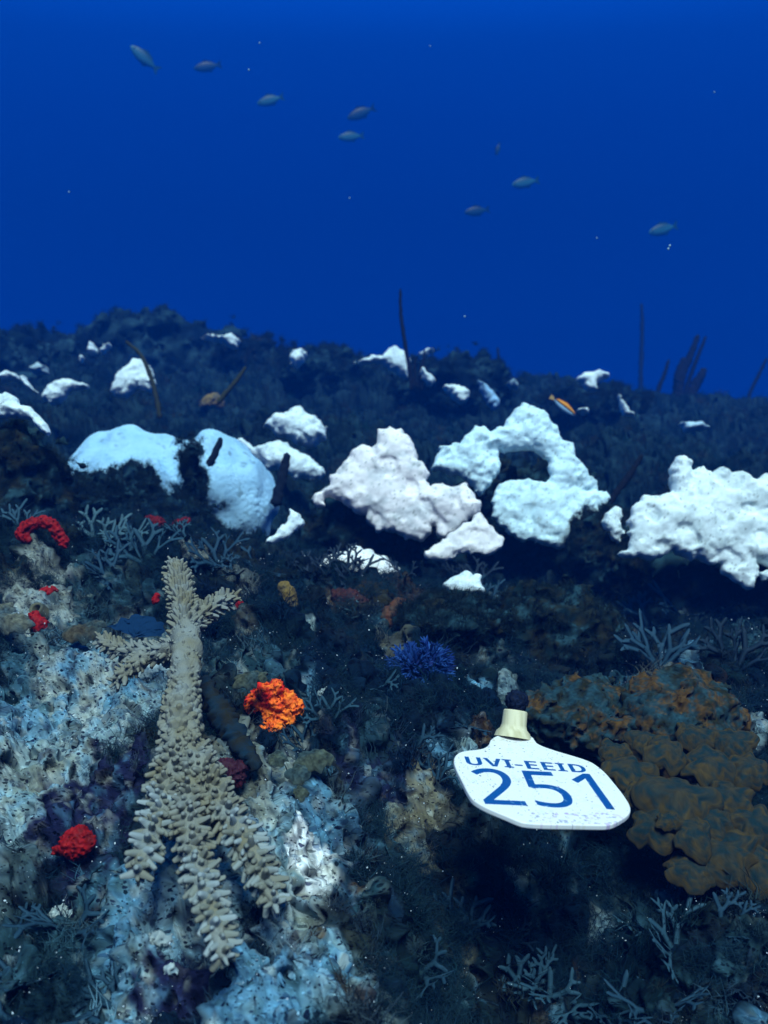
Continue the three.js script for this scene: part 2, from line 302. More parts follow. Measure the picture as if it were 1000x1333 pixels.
boulder(108, 664, 1.1, 0.050, 0.036, 0.04, 'low dark mossy rock at the left foot of the smooth dome', ['turf', 'slate', 'turfBlue'], 0.0035);
boulder(212, 692, 1.08, 0.055, 0.040, 0.04, 'dark mossy rock at the middle foot of the smooth dome, above the ridge weeds', ['turf', 'slate', 'turfBlue'], 0.0035);
boulder(480, 690, 1.17, 0.075, 0.045, 0.05, 'dark rock under the left end of the pinkish white plate coral', ['turf', 'olive', 'slate'], 0.004);
boulder(690, 690, 1.32, 0.11, 0.07, 0.07, 'dark rock seen through the hole of the ring shaped white coral', ['turf', 'slate', 'olive'], 0.005);
boulder(790, 720, 1.17, 0.05, 0.05, 0.05, 'dark brownish rock between the ring shaped coral and the big right coral', ['turf', 'olive', 'slate'], 0.004);
boulder(935, 715, 1.22, 0.13, 0.06, 0.06, 'dark rock ledge carrying the big white coral at the right edge', ['turf', 'slate', 'olive'], 0.006);
boulder(205, 482, 3.3, 0.28, 0.17, 0.2, 'tallest dark rock of the far crest, behind the brown bent sea rod', ['turf', 'slate', 'turfBlue'], 0.014);
boulder(30, 476, 3.1, 0.20, 0.09, 0.2, 'dark hump of the far crest at the left edge', ['turf', 'turfBlue', 'slate'], 0.012);
boulder(420, 482, 3.0, 0.12, 0.06, 0.12, 'small dark hump of the crest beside the white lump near the middle', ['turf', 'slate', 'turfBlue'], 0.008);
boulder(592, 500, 2.8, 0.14, 0.075, 0.12, 'dark hump of the crest right of the tall sea whip', ['turf', 'turfBlue', 'slate'], 0.009);
boulder(775, 530, 2.75, 0.12, 0.05, 0.1, 'low dark hump of the right crest carrying the lone white coral', ['turf', 'turfBlue', 'slate'], 0.008);
boulder(340, 474, 3.2, 0.13, 0.07, 0.12, 'dark hump of the crest below the uppermost white plate', ['turf', 'turfBlue', 'olive'], 0.009);
boulder(880, 945, 0.535, 0.036, 0.030, 0.03, 'round rock crusted with orange brown above the lobed brown coral', ['slate', 'olive', 'rust'], 0.0014, 0.45);
boulder(770, 935, 0.55, 0.036, 0.020, 0.03, 'low rock with brown and grey crust right of the tag collar', ['slate', 'olive', 'rust'], 0.0014, 0.5);
boulder(720, 830, 0.78, 0.05, 0.04, 0.05, 'olive brown pitted rock above the tag', ['olive', 'turf', 'slate'], 0.0025, 0.8);
boulder(590, 805, 0.73, 0.036, 0.016, 0.03, 'grey green rock below the small right white dome', ['slate', 'turf', 'olive'], 0.002, 0.6);

// ---------------------------------------------------------------- bleached corals
function polySD(pts) {
  return (x, y) => {
    let d = 1e9, s = 1;
    for (let i = 0, j = pts.length - 1; i < pts.length; j = i++) {
      const [xi, yi] = pts[i], [xj, yj] = pts[j], ex = xj - xi, ey = yj - yi, wx = x - xi, wy = y - yi, t = clamp((wx * ex + wy * ey) / (ex * ex + ey * ey || 1e-12));
      d = Math.min(d, (wx - ex * t) ** 2 + (wy - ey * t) ** 2);
      const c1 = y >= yi, c2 = y < yj, c3 = ex * wy > ey * wx; if ((c1 && c2 && c3) || (!c1 && !c2 && !c3)) s = -s;
    }
    return s * Math.sqrt(d);
  };
}
const coralMat = mat(null, { vc: true, roughness: 0.8, bumpMap: poreGrain, bumpScale: 0.0014 });
function plateCoral(o) { // a sheet that domes over the rock, its rim at the outline
  const { px, d, tilt = 22, yaw = 0, thick = 0.012, dome = 0.018, knob = 0.006, knobSize = 0.022, tint = [0.82, 0.95, 0.97], mottle = [0.40, 0.54, 0.60], mottling = 0.45, edge = 0.004, inner = 0.45, cell = 0.0022, dimple = 0 } = o;
  const cx = px.reduce((s, p) => s + p[0], 0) / px.length, by = Math.max(...px.map((p) => p[1])), ty = Math.min(...px.map((p) => p[1])), cy = (by + ty) / 2;
  const T = tilt * Math.PI / 180, Y = yaw * Math.PI / 180, n = V(Math.sin(Y) * Math.cos(T), Math.sin(T), Math.cos(Y) * Math.cos(T)), u = V(0, 1, 0).cross(n).normalize(), v = n.clone().cross(u), O = at(cx, cy, d);
  const loc = px.map(([x, y]) => { const r = ray(x, y), t = O.clone().sub(EYE).dot(n) / r.dot(n), q = EYE.clone().addScaledVector(r, t).sub(O); return [q.dot(u), q.dot(v)]; });
  const sd = polySD(loc), us = loc.map((p) => p[0]), vs = loc.map((p) => p[1]), pad = 3 * cell + edge * 2, lo = [Math.min(...us) - pad, Math.min(...vs) - pad, -thick * 1.6 - 3 * cell], hi = [Math.max(...us) + pad, Math.max(...vs) + pad, dome + knob * 2 + 0.006 + 3 * cell];
  const nx = Math.max(4, Math.ceil((hi[0] - lo[0]) / cell) + 1), ny = Math.max(4, Math.ceil((hi[1] - lo[1]) / cell) + 1), s2 = new Float32Array(nx * ny), top = new Float32Array(nx * ny), Dm = Math.min(hi[0] - lo[0], hi[1] - lo[1]) * 0.32, sd0 = Math.floor(rnd() * 900);
  for (let j = 0; j < ny; j++) for (let i = 0; i < nx; i++) {
    const x = lo[0] + i * cell, y = lo[1] + j * cell, w = fbm(x * 62 + sd0, y * 62, sd0, 3) * 1.3, s = sd(x, y) + edge * w, D = clamp(-s / Dm), e = clamp(-s / 0.012);
    const ux = x + 0.006 * noise(x * 50, y * 50, sd0), uy = y + 0.006 * noise(x * 50, y * 50, sd0 + 9), f1 = worley(ux / knobSize, uy / knobSize, sd0), f2 = worley(ux / (knobSize * 0.45), uy / (knobSize * 0.45), sd0 + 5);
    s2[j * nx + i] = s; top[j * nx + i] = dome * Math.sqrt(1 - (1 - D) ** 2) + Math.sqrt(e) * (knob * (1 - clamp(f1 * 1.25) ** 2) * clamp(0.75 + 0.9 * noise(x * 14, y * 14, sd0)) + knob * 0.2 * (1 - clamp(f2 * 1.2) ** 2)) * mix(1, inner, sstep(0.25, 0.8, D)) + 0.0008 * noise(x * 110, y * 110, sd0 + 3) + D * 0.5 * dome * fbm(x * 24, y * 24, sd0, 2) - dimple * sstep(0.25, 0.6, noise(x * 30 + 7, y * 30, sd0)) * e + 0.0008 * noise(x * 260, y * 260, sd0);
  }
  const smax = (a, b, k) => -smin(-a, -b, k);
  const g = surfaceNets((x, y, z, i, j) => { const p = Math.min(j, ny - 1) * nx + Math.min(i, nx - 1); return smax(smax(s2[p], (z - top[p]) * 0.8, thick * 0.28), -thick * (0.8 + 0.5 * noise(x * 40, y * 40, 3)) - z, thick * 0.5); }, lo, hi, cell);
  paint(g, (x, y, z) => { const a = fbm(x * 26 + sd0, y * 26, z * 26, 3), b = noise(x * 330, y * 330, z * 330), under = sstep(-thick * 0.35, -thick * 0.75, z); let c = mixc(tint.map((q) => q * 0.98), mottle.map((q) => q * 0.66), mottling * 0.5 * sstep(0.02, 0.36, a)); c = c.map((q) => q * (1 + 0.09 * b)); if (noise(x * 240 + sd0, y * 240, z * 240) > 0.80) c = mixc(c, [0.12, 0.15, 0.13], 0.7); const dirt = sstep(0.25, 0.6, fbm(x * 55, y * 55 + sd0, z * 55, 3)); c = mixc(c, [0.26, 0.33, 0.30], 0.45 * dirt); return mixc(c, [0.40, 0.42, 0.38], under * 0.5); });  // second, greyer tint blended in by noise patches over the colony
  planarUV(g);
  const grp = thing(o.name ?? 'plate_coral', o.label, o.cat ?? 'coral', O, o.group); grp.setRotationFromMatrix(new THREE.Matrix4().makeBasis(u, v, n));
  part('colony', g, coralMat, grp); return grp;
}
const P = (...a) => { const r = []; for (let i = 0; i < a.length; i += 2) r.push([a[i], a[i + 1]]); return r; };
plateCoral({ label: 'large pinkish white lumpy plate coral left of the ring shaped one', d: 1.1, tilt: 24, yaw: -8, dome: 0.014, knob: 0.006, knobSize: 0.032, dimple: 0.0045, edge: 0.004, tint: [0.92, 0.88, 0.88], inner: 0.6, mottle: [0.34, 0.46, 0.52], mottling: 0.75, thick: 0.014,
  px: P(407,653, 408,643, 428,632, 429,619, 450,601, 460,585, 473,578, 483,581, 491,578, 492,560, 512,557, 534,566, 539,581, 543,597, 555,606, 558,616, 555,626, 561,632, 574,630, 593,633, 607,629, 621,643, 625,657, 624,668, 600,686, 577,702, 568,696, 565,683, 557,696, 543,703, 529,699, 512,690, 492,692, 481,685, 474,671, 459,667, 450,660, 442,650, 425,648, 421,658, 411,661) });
plateCoral({ label: 'three cornered white plate tucked under the right end of the pinkish coral', d: 1.06, tilt: 29, yaw: 6, dome: 0.008, knob: 0.003, dimple: 0.004, edge: 0.004, tint: [0.90, 0.87, 0.86], mottle: [0.5, 0.6, 0.63], thick: 0.009,
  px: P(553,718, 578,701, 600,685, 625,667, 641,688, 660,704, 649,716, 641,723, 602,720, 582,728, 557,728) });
plateCoral({ label: 'bluish white ring shaped coral with knobbly edge curling round a dark gap', d: 1.2, tilt: 23, yaw: 4, dome: 0.010, knob: 0.009, knobSize: 0.024, dimple: 0.003, inner: 0.3, cell: 0.002, tint: [0.70, 0.93, 1.0], mottle: [0.45, 0.66, 0.78], mottling: 0.5, thick: 0.014, edge: 0.004,
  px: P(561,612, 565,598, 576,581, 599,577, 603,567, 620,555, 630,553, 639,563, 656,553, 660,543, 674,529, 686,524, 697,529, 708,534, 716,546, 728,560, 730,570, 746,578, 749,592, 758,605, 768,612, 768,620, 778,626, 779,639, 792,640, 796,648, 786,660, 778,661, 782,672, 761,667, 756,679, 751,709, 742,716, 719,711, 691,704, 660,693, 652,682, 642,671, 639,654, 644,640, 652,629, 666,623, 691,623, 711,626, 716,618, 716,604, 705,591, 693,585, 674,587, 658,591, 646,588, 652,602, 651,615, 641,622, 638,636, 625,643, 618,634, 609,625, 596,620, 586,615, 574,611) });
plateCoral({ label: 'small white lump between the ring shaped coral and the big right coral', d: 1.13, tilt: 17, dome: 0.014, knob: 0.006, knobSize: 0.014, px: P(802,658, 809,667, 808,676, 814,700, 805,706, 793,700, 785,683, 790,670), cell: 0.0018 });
plateCoral({ label: 'big white sheet coral with finger knob at the right edge of the photo', d: 1.03, tilt: 25, yaw: 5, dome: 0.016, knob: 0.006, knobSize: 0.036, dimple: 0.0045, cell: 0.002, tint: [0.84, 0.95, 0.95], mottle: [0.42, 0.56, 0.58], mottling: 0.65, thick: 0.014, edge: 0.004,
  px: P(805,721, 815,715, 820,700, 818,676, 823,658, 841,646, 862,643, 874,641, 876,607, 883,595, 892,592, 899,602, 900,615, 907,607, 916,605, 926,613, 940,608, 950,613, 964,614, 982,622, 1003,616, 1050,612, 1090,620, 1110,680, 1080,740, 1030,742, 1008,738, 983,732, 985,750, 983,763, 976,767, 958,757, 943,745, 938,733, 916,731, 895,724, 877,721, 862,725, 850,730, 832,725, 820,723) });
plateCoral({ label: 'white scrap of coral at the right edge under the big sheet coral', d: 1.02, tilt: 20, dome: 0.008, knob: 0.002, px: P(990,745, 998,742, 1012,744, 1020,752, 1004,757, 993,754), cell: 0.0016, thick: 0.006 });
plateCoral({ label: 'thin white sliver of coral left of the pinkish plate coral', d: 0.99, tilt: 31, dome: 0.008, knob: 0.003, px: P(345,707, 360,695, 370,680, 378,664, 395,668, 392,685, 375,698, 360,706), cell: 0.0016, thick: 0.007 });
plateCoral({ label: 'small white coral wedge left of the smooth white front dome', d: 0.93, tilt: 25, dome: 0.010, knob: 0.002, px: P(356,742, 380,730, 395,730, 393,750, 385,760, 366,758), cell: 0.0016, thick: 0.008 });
plateCoral({ label: 'smooth white dome half hidden behind the front ridge of dark algae', d: 0.91, tilt: 22, dome: 0.030, knob: 0.0025, knobSize: 0.04, mottling: 0.25, tint: [0.95, 0.95, 0.94], px: P(402,752, 420,730, 440,718, 470,713, 500,722, 520,740, 525,757, 515,775, 470,790, 430,780, 406,768) });
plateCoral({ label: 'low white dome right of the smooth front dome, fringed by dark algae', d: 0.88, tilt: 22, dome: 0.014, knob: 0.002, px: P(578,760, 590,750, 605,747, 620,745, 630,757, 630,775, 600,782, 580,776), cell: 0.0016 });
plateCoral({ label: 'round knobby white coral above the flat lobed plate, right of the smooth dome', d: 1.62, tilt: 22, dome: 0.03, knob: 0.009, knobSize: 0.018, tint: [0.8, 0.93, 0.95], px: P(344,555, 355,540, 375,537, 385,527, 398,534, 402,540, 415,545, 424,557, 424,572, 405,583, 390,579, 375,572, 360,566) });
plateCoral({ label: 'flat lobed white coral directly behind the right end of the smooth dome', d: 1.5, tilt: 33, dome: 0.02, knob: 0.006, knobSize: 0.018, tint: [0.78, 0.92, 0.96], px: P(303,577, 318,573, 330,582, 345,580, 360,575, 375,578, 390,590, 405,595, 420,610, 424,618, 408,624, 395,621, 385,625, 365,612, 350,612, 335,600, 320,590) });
// the far ones stand on the slope
const FAR = 'far bleached corals';
for (const [label, d, px, tint, tilt] of [
  ['knobby white coral capping the dark rock at the left edge', 0.93, P(-20,530, -8,514, 10,511, 22,518, 27,527, 40,530, 50,540, 58,550, 66,562, 62,568, 52,560, 40,548, 25,544, 10,545, -8,545)],
  ['small white coral at the left edge above the knobby one', 1.75, P(-8,492, 5,488, 12,484, 22,487, 24,493, 15,497, 5,499, -8,500)],
  ['narrow white strip of coral sloping down near the left edge', 1.7, P(26,492, 32,491, 38,500, 47,508, 52,514, 44,511, 32,502)],
  ['white coral with a tail to the right, left of the tall white mound', 1.9, P(55,520, 62,505, 78,495, 90,493, 100,497, 117,502, 114,507, 97,507, 87,515, 82,525, 68,527)],
  ['white triangular coral mound behind the bent brown sea rod', 2.0, P(144,511, 150,492, 160,480, 175,467, 184,467, 195,475, 200,490, 203,500, 195,510, 180,507, 172,513, 165,518, 150,517)],
  ['faint pale lump of coral on the left crest', 2.6, P(40,481, 52,474, 62,478, 63,486, 53,489, 44,487), [0.4, 0.55, 0.6]],
  ['tiny upright white coral peak on the left crest', 2.9, P(114,460, 118,448, 122,446, 128,458, 122,464)],
  ['tiny slanting white coral beside the upright peak on the left crest', 2.95, P(130,460, 136,450, 146,448, 140,457, 134,461)],
  ['white dot of coral at the foot of the upright peak on the left crest', 2.85, P(103,466, 107,463, 111,467, 107,472, 103,470)],
  ['flat white coral lying on the crest below the water line, farthest back', 3.0, P(262,440, 275,437, 290,440, 303,436, 312,443, 308,453, 300,452, 290,446, 275,445)],
  ['small rounded white coral on the crest between two dark humps', 2.7, P(376,466, 382,458, 392,453, 399,460, 396,472, 386,480, 379,474)],
  ['winged white coral on the crest left of the tall sea whip', 2.4, P(459,473, 475,468, 487,462, 497,466, 505,455, 513,451, 522,455, 530,462, 536,470, 534,482, 530,493, 520,490, 508,482, 495,474, 480,474)],
  ['small white leaf shaped coral at the top of the hump right of the whip', 2.55, P(545,462, 556,454, 566,457, 556,466, 548,467)],
  ['slender white coral streak directly right of the sea whip foot', 2.3, P(546,481, 551,479, 560,488, 568,497, 561,503, 551,498)],
  ['squarish white coral on the slope below the sea whip', 2.1, P(574,503, 590,502, 603,505, 612,510, 610,520, 600,527, 590,520)],
  ['pale blue tongue of coral left of the ring shaped coral top', 2.2, P(622,495, 633,500, 645,513, 652,526, 643,535, 633,525, 627,512), [0.28, 0.5, 0.72]],
  ['lone white coral on the right crest', 2.4, P(747,495, 757,487, 768,484, 780,483, 792,488, 790,493, 778,497, 776,507, 766,510, 758,502)],
  ['thin pale sliver of coral on the right slope', 2.1, P(804,513, 808,515, 814,528, 826,541, 815,543, 809,535)],
  ['smooth pale blue oval coral alone on the right slope', 1.9, P(885,552, 895,549, 910,550, 924,557, 910,561, 893,563), [0.5, 0.72, 0.85]],
  ['tiny white coral lump beside the orange striped fish', 1.9, P(752,535, 762,530, 770,537, 759,540)],
  ['small pale lump at the right foot of the crest hump', 2.5, P(660,500, 668,495, 675,502, 673,508, 664,506), [0.3, 0.45, 0.55]],
]) { const cx = px.reduce((a, p) => a + p[0], 0) / px.length, by = Math.max(...px.map((p) => p[1])), dh = depthOf(hit(cx, by, 0.5)), D = Math.min(d, dh * 0.93); far1(label, D, px, tint, tilt); }
function far1(label, d, px, tint, tilt) { plateCoral({ label, d, px, tilt: tilt ?? 22, tint: tint ?? [0.78, 0.92, 0.93], dome: 0.012 * d, thick: 0.006 * d, knob: 0.004 * d, knobSize: 0.012 * d, edge: 0.002 * d, cell: 0.0013 * d, mottling: 0.5, group: FAR }); }
{ // the smooth dome with fine meanders
  const O = at(226, 652, 1.32), o = thing('dome_coral', 'smooth bluish white dome coral partly hidden behind two dark rocks', 'coral', O);
  const el = (x, y, z, a, b, c) => (Math.hypot(x / a, y / b, z / c) - 1) * Math.min(a, b, c);
  const g = surfaceNets((x, y, z) => { const gro = Math.abs(noise(x * 90, y * 90, z * 90) + 0.5 * noise(x * 190, y * 190, z * 190)); return smin(el(x + 0.059, y - 0.0085, z, 0.094, 0.090, 0.10), el((x - 0.074) * 0.94 + (y - 0.018) * 0.35, (y - 0.018) * 0.94 - (x - 0.074) * 0.10, z - 0.01, 0.060, 0.072, 0.08), 0.02) + 0.006 * noise(x * 18, y * 18, z * 18) - 0.0013 * clamp(gro * 3); }, [-0.17, -0.10, -0.13], [0.16, 0.13, 0.13], 0.0021);
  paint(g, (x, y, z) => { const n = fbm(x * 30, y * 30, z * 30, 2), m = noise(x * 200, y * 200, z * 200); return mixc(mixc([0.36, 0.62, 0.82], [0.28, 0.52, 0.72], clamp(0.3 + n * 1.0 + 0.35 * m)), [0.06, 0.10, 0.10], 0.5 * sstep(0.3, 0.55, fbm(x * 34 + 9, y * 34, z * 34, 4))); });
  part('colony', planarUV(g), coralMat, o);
}

// ---------------------------------------------------------------- the staghorn fragment
{
  const base = at(238, 1000, 0.41), o = thing('staghorn_coral', 'pale beige branching staghorn coral fragment lying on the bare rock', 'coral', base);
  const coreMat = mat(null, { vc: true, roughness: 0.85, bumpMap: poreGrain, bumpScale: 0.0004 }), tone = (x, y, z) => { const n = fbm(x * 60, y * 60, z * 60, 2), m = noise(x * 700, y * 700, z * 700); return mixc([0.145, 0.135, 0.09], [0.18, 0.20, 0.19], clamp(0.5 + n)).map((v) => v * (1 + 0.14 * m)); };
  const nubMats = [[0.195, 0.225, 0.22], [0.17, 0.185, 0.16], [0.225, 0.265, 0.27], [0.15, 0.155, 0.125]].map((c) => mat(c, { roughness: 0.8 }));
  const nubs = [0, 1, 2].map((k) => { // a blunt little cup with a dimple at its tip
    const L = 1, r = 0.30 + 0.03 * k, pr = [[0.001, -0.35], [r * 1.15, -0.35], [r * 1.1, 0], [r * (1.0 - 0.05 * k), 0.35], [r * (0.80 - 0.06 * k), 0.70], [r * 0.60, 0.94], [r * 0.28, L], [0.001, 0.94]];
    const g = new THREE.LatheGeometry(pr.map(([x, y]) => new THREE.Vector2(x, y)), 7); const p = g.attributes.position;
    for (let i = 0; i < p.count; i++) { const y = p.getY(i); p.setX(i, p.getX(i) * (1 + 0.12 * Math.sin(i * 3.1 + k)) + 0.14 * y * y * (k - 1)); } g.computeVertexNormals(); return g;
  });
  const B = (pts, radii, opt = {}) => ({ pts, radii, ...opt });
  const branches = [ // [px, py, depth] from the joint outwards
    B([[236, 1000, 0.402], [236, 930, 0.424], [240, 880, 0.448], [243, 835, 0.470], [240, 815, 0.483]], [0.0092, 0.0086, 0.0080, 0.0084, 0.0072], { nub: 0.0022, short: true }),
    B([[238, 850, 0.470], [240, 800, 0.487], [234, 765, 0.510], [228, 735, 0.530]], [0.0070, 0.0074, 0.0070, 0.0054], { nub: 0.0042 }),
    B([[244, 820, 0.482], [262, 800, 0.492], [285, 785, 0.505], [306, 778, 0.515]], [0.005, 0.0058, 0.0050, 0.0036], { nub: 0.0040 }),
    B([[232, 840, 0.474], [205, 850, 0.480], [170, 848, 0.486], [150, 842, 0.492], [130, 832, 0.500]], [0.006, 0.0056, 0.0048, 0.0040, 0.0030], { nub: 0.0039 }),
    B([[190, 853, 0.478], [172, 868, 0.474], [158, 880, 0.472], [150, 888, 0.470]], [0.0045, 0.0044, 0.0038, 0.003], { nub: 0.0042 }),
    B([[236, 960, 0.412], [222, 1010, 0.392], [208, 1055, 0.372], [194, 1095, 0.357], [180, 1138, 0.343]], [0.0080, 0.0066, 0.0052, 0.0042, 0.0026], { nub: 0.0058, own: true }),
    B([[246, 1010, 0.394], [246, 1060, 0.370], [256, 1120, 0.347], [276, 1185, 0.325], [293, 1248, 0.307]], [0.0066, 0.0054, 0.0048, 0.0043, 0.0026], { nub: 0.0052, own: true }),
    B([[240, 970, 0.412], [268, 1015, 0.390], [305, 1075, 0.366], [335, 1125, 0.350], [358, 1178, 0.335]], [0.0082, 0.0066, 0.0054, 0.0048, 0.0030], { nub: 0.0055, own: true }),
  ];
  for (const [bi, b] of branches.entries()) {
    const pts = b.pts.map((p) => at(...p).sub(base)), g = tubeGeo(pts, b.radii.map((r) => r * 0.86), 60, 20, 0.22, 110); paint(g, tone); planarUV(g);
    const br = part('branch', g, coreMat, o), curve = g.userData.curve, len = curve.getLength(), merged = [];
    const step = b.short ? 0.0033 : 0.0032; let ring = 0;
    const spots = [];
    for (let s = 0.003; s < len + 0.001; s += step * 0.82, ring++) {
      const t = Math.min(1, s / len), r = g.userData.rAt(t), n = Math.max(3, Math.round(2 * Math.PI * r / (b.short ? 0.0039 : 0.0037)));
      for (let k = 0; k < n; k++) spots.push([clamp(t + rr(-0.4, 0.4) * step / len), (k + (ring % 2) * 0.5 + rr(-0.18, 0.18)) / n * Math.PI * 2, r]);
    }
    spots.push([1, 0, 0], [0.99, 2, b.radii.at(-1) * 0.3]);
    const fi = g.userData.frames;
    for (const [t, a, r] of spots) {
      const c = curve.getPointAt(t), tan = curve.getTangentAt(t), i = Math.round(t * 60), nrm = fi.normals[i].clone().multiplyScalar(Math.cos(a)).addScaledVector(fi.binormals[i], Math.sin(a));
      const lean = b.short ? 0.25 : 0.6, dir = r ? nrm.clone().addScaledVector(tan, lean + rr(-0.3, 0.3)).addScaledVector(V(rnd() - 0.5, rnd() - 0.5, rnd() - 0.5), 0.35).normalize() : tan;
      const fade = b.short ? mix(1.7, 0.8, sstep(0.2, 0.7, t)) : mix(0.8, 1, sstep(0, 0.25, t)) * mix(1, 0.8, sstep(0.85, 1, t)), L = b.nub * rr(0.6, 1.25) * fade * 0.95, wdt = b.short ? 0.0042 * rr(0.8, 1.1) * fade : Math.min(0.0045, L * 0.95) * rr(0.85, 1.1);
      const m = new THREE.Matrix4().compose(c.clone().addScaledVector(nrm, r * 0.80), new THREE.Quaternion().setFromUnitVectors(V(0, 1, 0), dir), V(wdt, L, wdt));
      if (b.own) { const q = new THREE.Mesh(nubs[Math.floor(rnd() * 3)], nubMats[Math.floor(rnd() * 4)]); q.name = 'corallite'; q.castShadow = q.receiveShadow = true; q.applyMatrix4(m); br.userData.list ??= []; br.userData.list.push(q); }
      else merged.push(paint(nubs[Math.floor(rnd() * 3)].clone().applyMatrix4(m), tone));
    }
    if (b.own) {
      const list = br.userData.list; delete br.userData.list;
      const front = list.map((q) => [q, q.position.clone().add(base).distanceTo(EYE)]).sort((x, y) => x[1] - y[1]);
      front.forEach(([q], i) => { if (i < 97) br.add(q); else { q.updateMatrix(); merged.push(paint(q.geometry.clone().applyMatrix4(q.matrix), tone)); } });
    }
    if (merged.length) { const mg = mergeGeometries(merged.map((q) => { q.deleteAttribute('uv'); return q; })), q = part('corallite', mg, mat(null, { vc: true, roughness: 0.8 }), br); q.userData.kind = 'stuff'; }
  }
  // dark cable that ties it down
}
{ // a second, overgrown branch lying behind it
  const pts = [[262, 885, 0.485], [285, 925, 0.47], [310, 965, 0.455], [335, 1000, 0.44]].map((p) => at(...p)), g = tubeGeo(pts.map((p) => p.clone().sub(pts[0])), [0.004, 0.0055, 0.005, 0.003], 60, 14, 0.5, 260);
  paint(g, (x, y, z) => mixc([0.014, 0.015, 0.011], [0.006, 0.020, 0.036], clamp(0.5 + fbm(x * 80, y * 80, z * 80, 2) * 1.6)));
  const o = thing('dead_branch', 'dark overgrown dead branch slanting down right from behind the staghorn coral', 'coral branch', pts[0]); part('stem', g, rockMat, o);
}

// ---------------------------------------------------------------- the tag
{
  const ctr = at(707, 1020, 0.40), nC = V(0.112, 0.966, 0.184).normalize(), xC = V(0.975, -0.085, -0.15), rot = new THREE.Matrix4().makeRotationX(-PITCH);
  const n = nC.applyMatrix4(rot), x = xC.applyMatrix4(rot); x.addScaledVector(n, -x.dot(n)).normalize(); const y = n.clone().cross(x);
  const L = (px, py) => { const r = ray(px, py), t = ctr.clone().sub(EYE).dot(n) / r.dot(n), q = EYE.clone().addScaledVector(r, t).sub(ctr); return new THREE.Vector2(q.dot(x), q.dot(y)); };
  const o = thing('numbered_tag', 'white plastic tag printed in blue on a cream collar, hanging over a dark hollow', 'tag', ctr); o.setRotationFromMatrix(new THREE.Matrix4().makeBasis(x, y, n));
  const out = [[649, 957], [640, 962], [636, 970], [626, 975], [603, 978], [594, 983], [591.5, 991], [595, 1002], [602, 1016], [609, 1030], [616, 1040], [628, 1048], [643, 1055], [660, 1062], [674, 1068], [686, 1071], [710, 1072.5], [740, 1073], [770, 1073.5], [789, 1073.5], [800, 1071], [814, 1063], [820, 1056], [819, 1047], [811, 1034], [800, 1020], [788, 1006], [776, 996], [766, 990.5], [750, 985], [720, 976], [700, 968], [688, 957]].map((p) => L(...p));
  const sp = new THREE.Shape(); const cr = new THREE.SplineCurve([...out, out[0]]).getPoints(120); sp.setFromPoints(cr.slice(0, -1));
  const slab = new THREE.ExtrudeGeometry(sp, { depth: 0.0012, bevelEnabled: true, bevelThickness: 0.0006, bevelSize: 0.0006, bevelOffset: -0.0004, bevelSegments: 3 }); slab.translate(0, 0, -0.0018);
  const ox = cr.map((p) => p.x), oy = cr.map((p) => p.y), x0 = Math.min(...ox), x1 = Math.max(...ox), y0 = Math.min(...oy), y1 = Math.max(...oy);
  console.log('tag size', (x1 - x0).toFixed(4), (y1 - y0).toFixed(4));
  { const p = slab.attributes.position, uv = slab.attributes.uv; for (let i = 0; i < p.count; i++) uv.setXY(i, (p.getX(i) - x0) / (x1 - x0), (p.getY(i) - y0) / (y1 - y0)); }
  const W = 1024, H = Math.round(W * (y1 - y0) / (x1 - x0)), cv = document.createElement('canvas'); cv.width = W; cv.height = H; const c = cv.getContext('2d');
  c.fillStyle = '#d9dad5'; c.fillRect(0, 0, W, H);
  const U = (px, py) => { const q = L(px, py); return [(q.x - x0) / (x1 - x0) * W, (1 - (q.y - y0) / (y1 - y0)) * H]; };
  for (let i = 0; i < 260; i++) { c.globalAlpha = rr(0.10, 0.34); c.fillStyle = ['#c9c4ac', '#b9c6cf', '#d9cfd6', '#cfd8d8'][Math.floor(rnd() * 4)]; c.beginPath(); c.ellipse(rnd() * W, rnd() * H, rr(4, 40), rr(4, 26), rnd() * 3, 0, 7); c.fill(); }
  c.globalAlpha = 0.35; for (let i = 0; i < 80; i++) { const [ux, uy] = U(rr(640, 700), rr(952, 968)); c.fillStyle = ['#a59a5f', '#8c8250', '#cfc58e'][i % 3]; c.beginPath(); c.ellipse(ux, uy, rr(3, 16), rr(3, 10), 0, 0, 7); c.fill(); }
  c.globalAlpha = 1;
  const word = (s, tl, tr, bl, br, weight) => { // print between four corners
    const [a, b, d, e] = [U(...tl), U(...tr), U(...bl), U(...br)]; const ww = ((b[0] - a[0]) + (e[0] - d[0])) / 2, hh = ((d[1] - a[1]) + (e[1] - b[1])) / 2, cx = (a[0] + b[0] + d[0] + e[0]) / 4, cy = (a[1] + b[1] + d[1] + e[1]) / 4, slope = Math.atan2(b[1] - a[1] + e[1] - d[1], b[0] - a[0] + e[0] - d[0]), shear = ((d[0] - a[0]) + (e[0] - b[0])) / 2 / hh;
    console.log(s, 'print w/h px', ww.toFixed(0), hh.toFixed(0), 'slope', slope.toFixed(3), 'shear', shear.toFixed(3));
    c.save(); c.translate(cx, cy); c.rotate(slope); c.font = weight + ' 200px sans-serif'; c.textAlign = 'left'; c.textBaseline = 'alphabetic'; const m = c.measureText(s), mw = m.actualBoundingBoxRight + m.actualBoundingBoxLeft, mh = m.actualBoundingBoxAscent + m.actualBoundingBoxDescent;
    c.scale(ww / mw, hh / mh); c.fillText(s, -mw / 2 + m.actualBoundingBoxLeft, mh / 2 - m.actualBoundingBoxDescent); if (weight === 'normal') { c.lineWidth = 1.5; c.strokeStyle = c.fillStyle; c.strokeText(s, -mw / 2 + m.actualBoundingBoxLeft, mh / 2 - m.actualBoundingBoxDescent); } c.restore();
  };
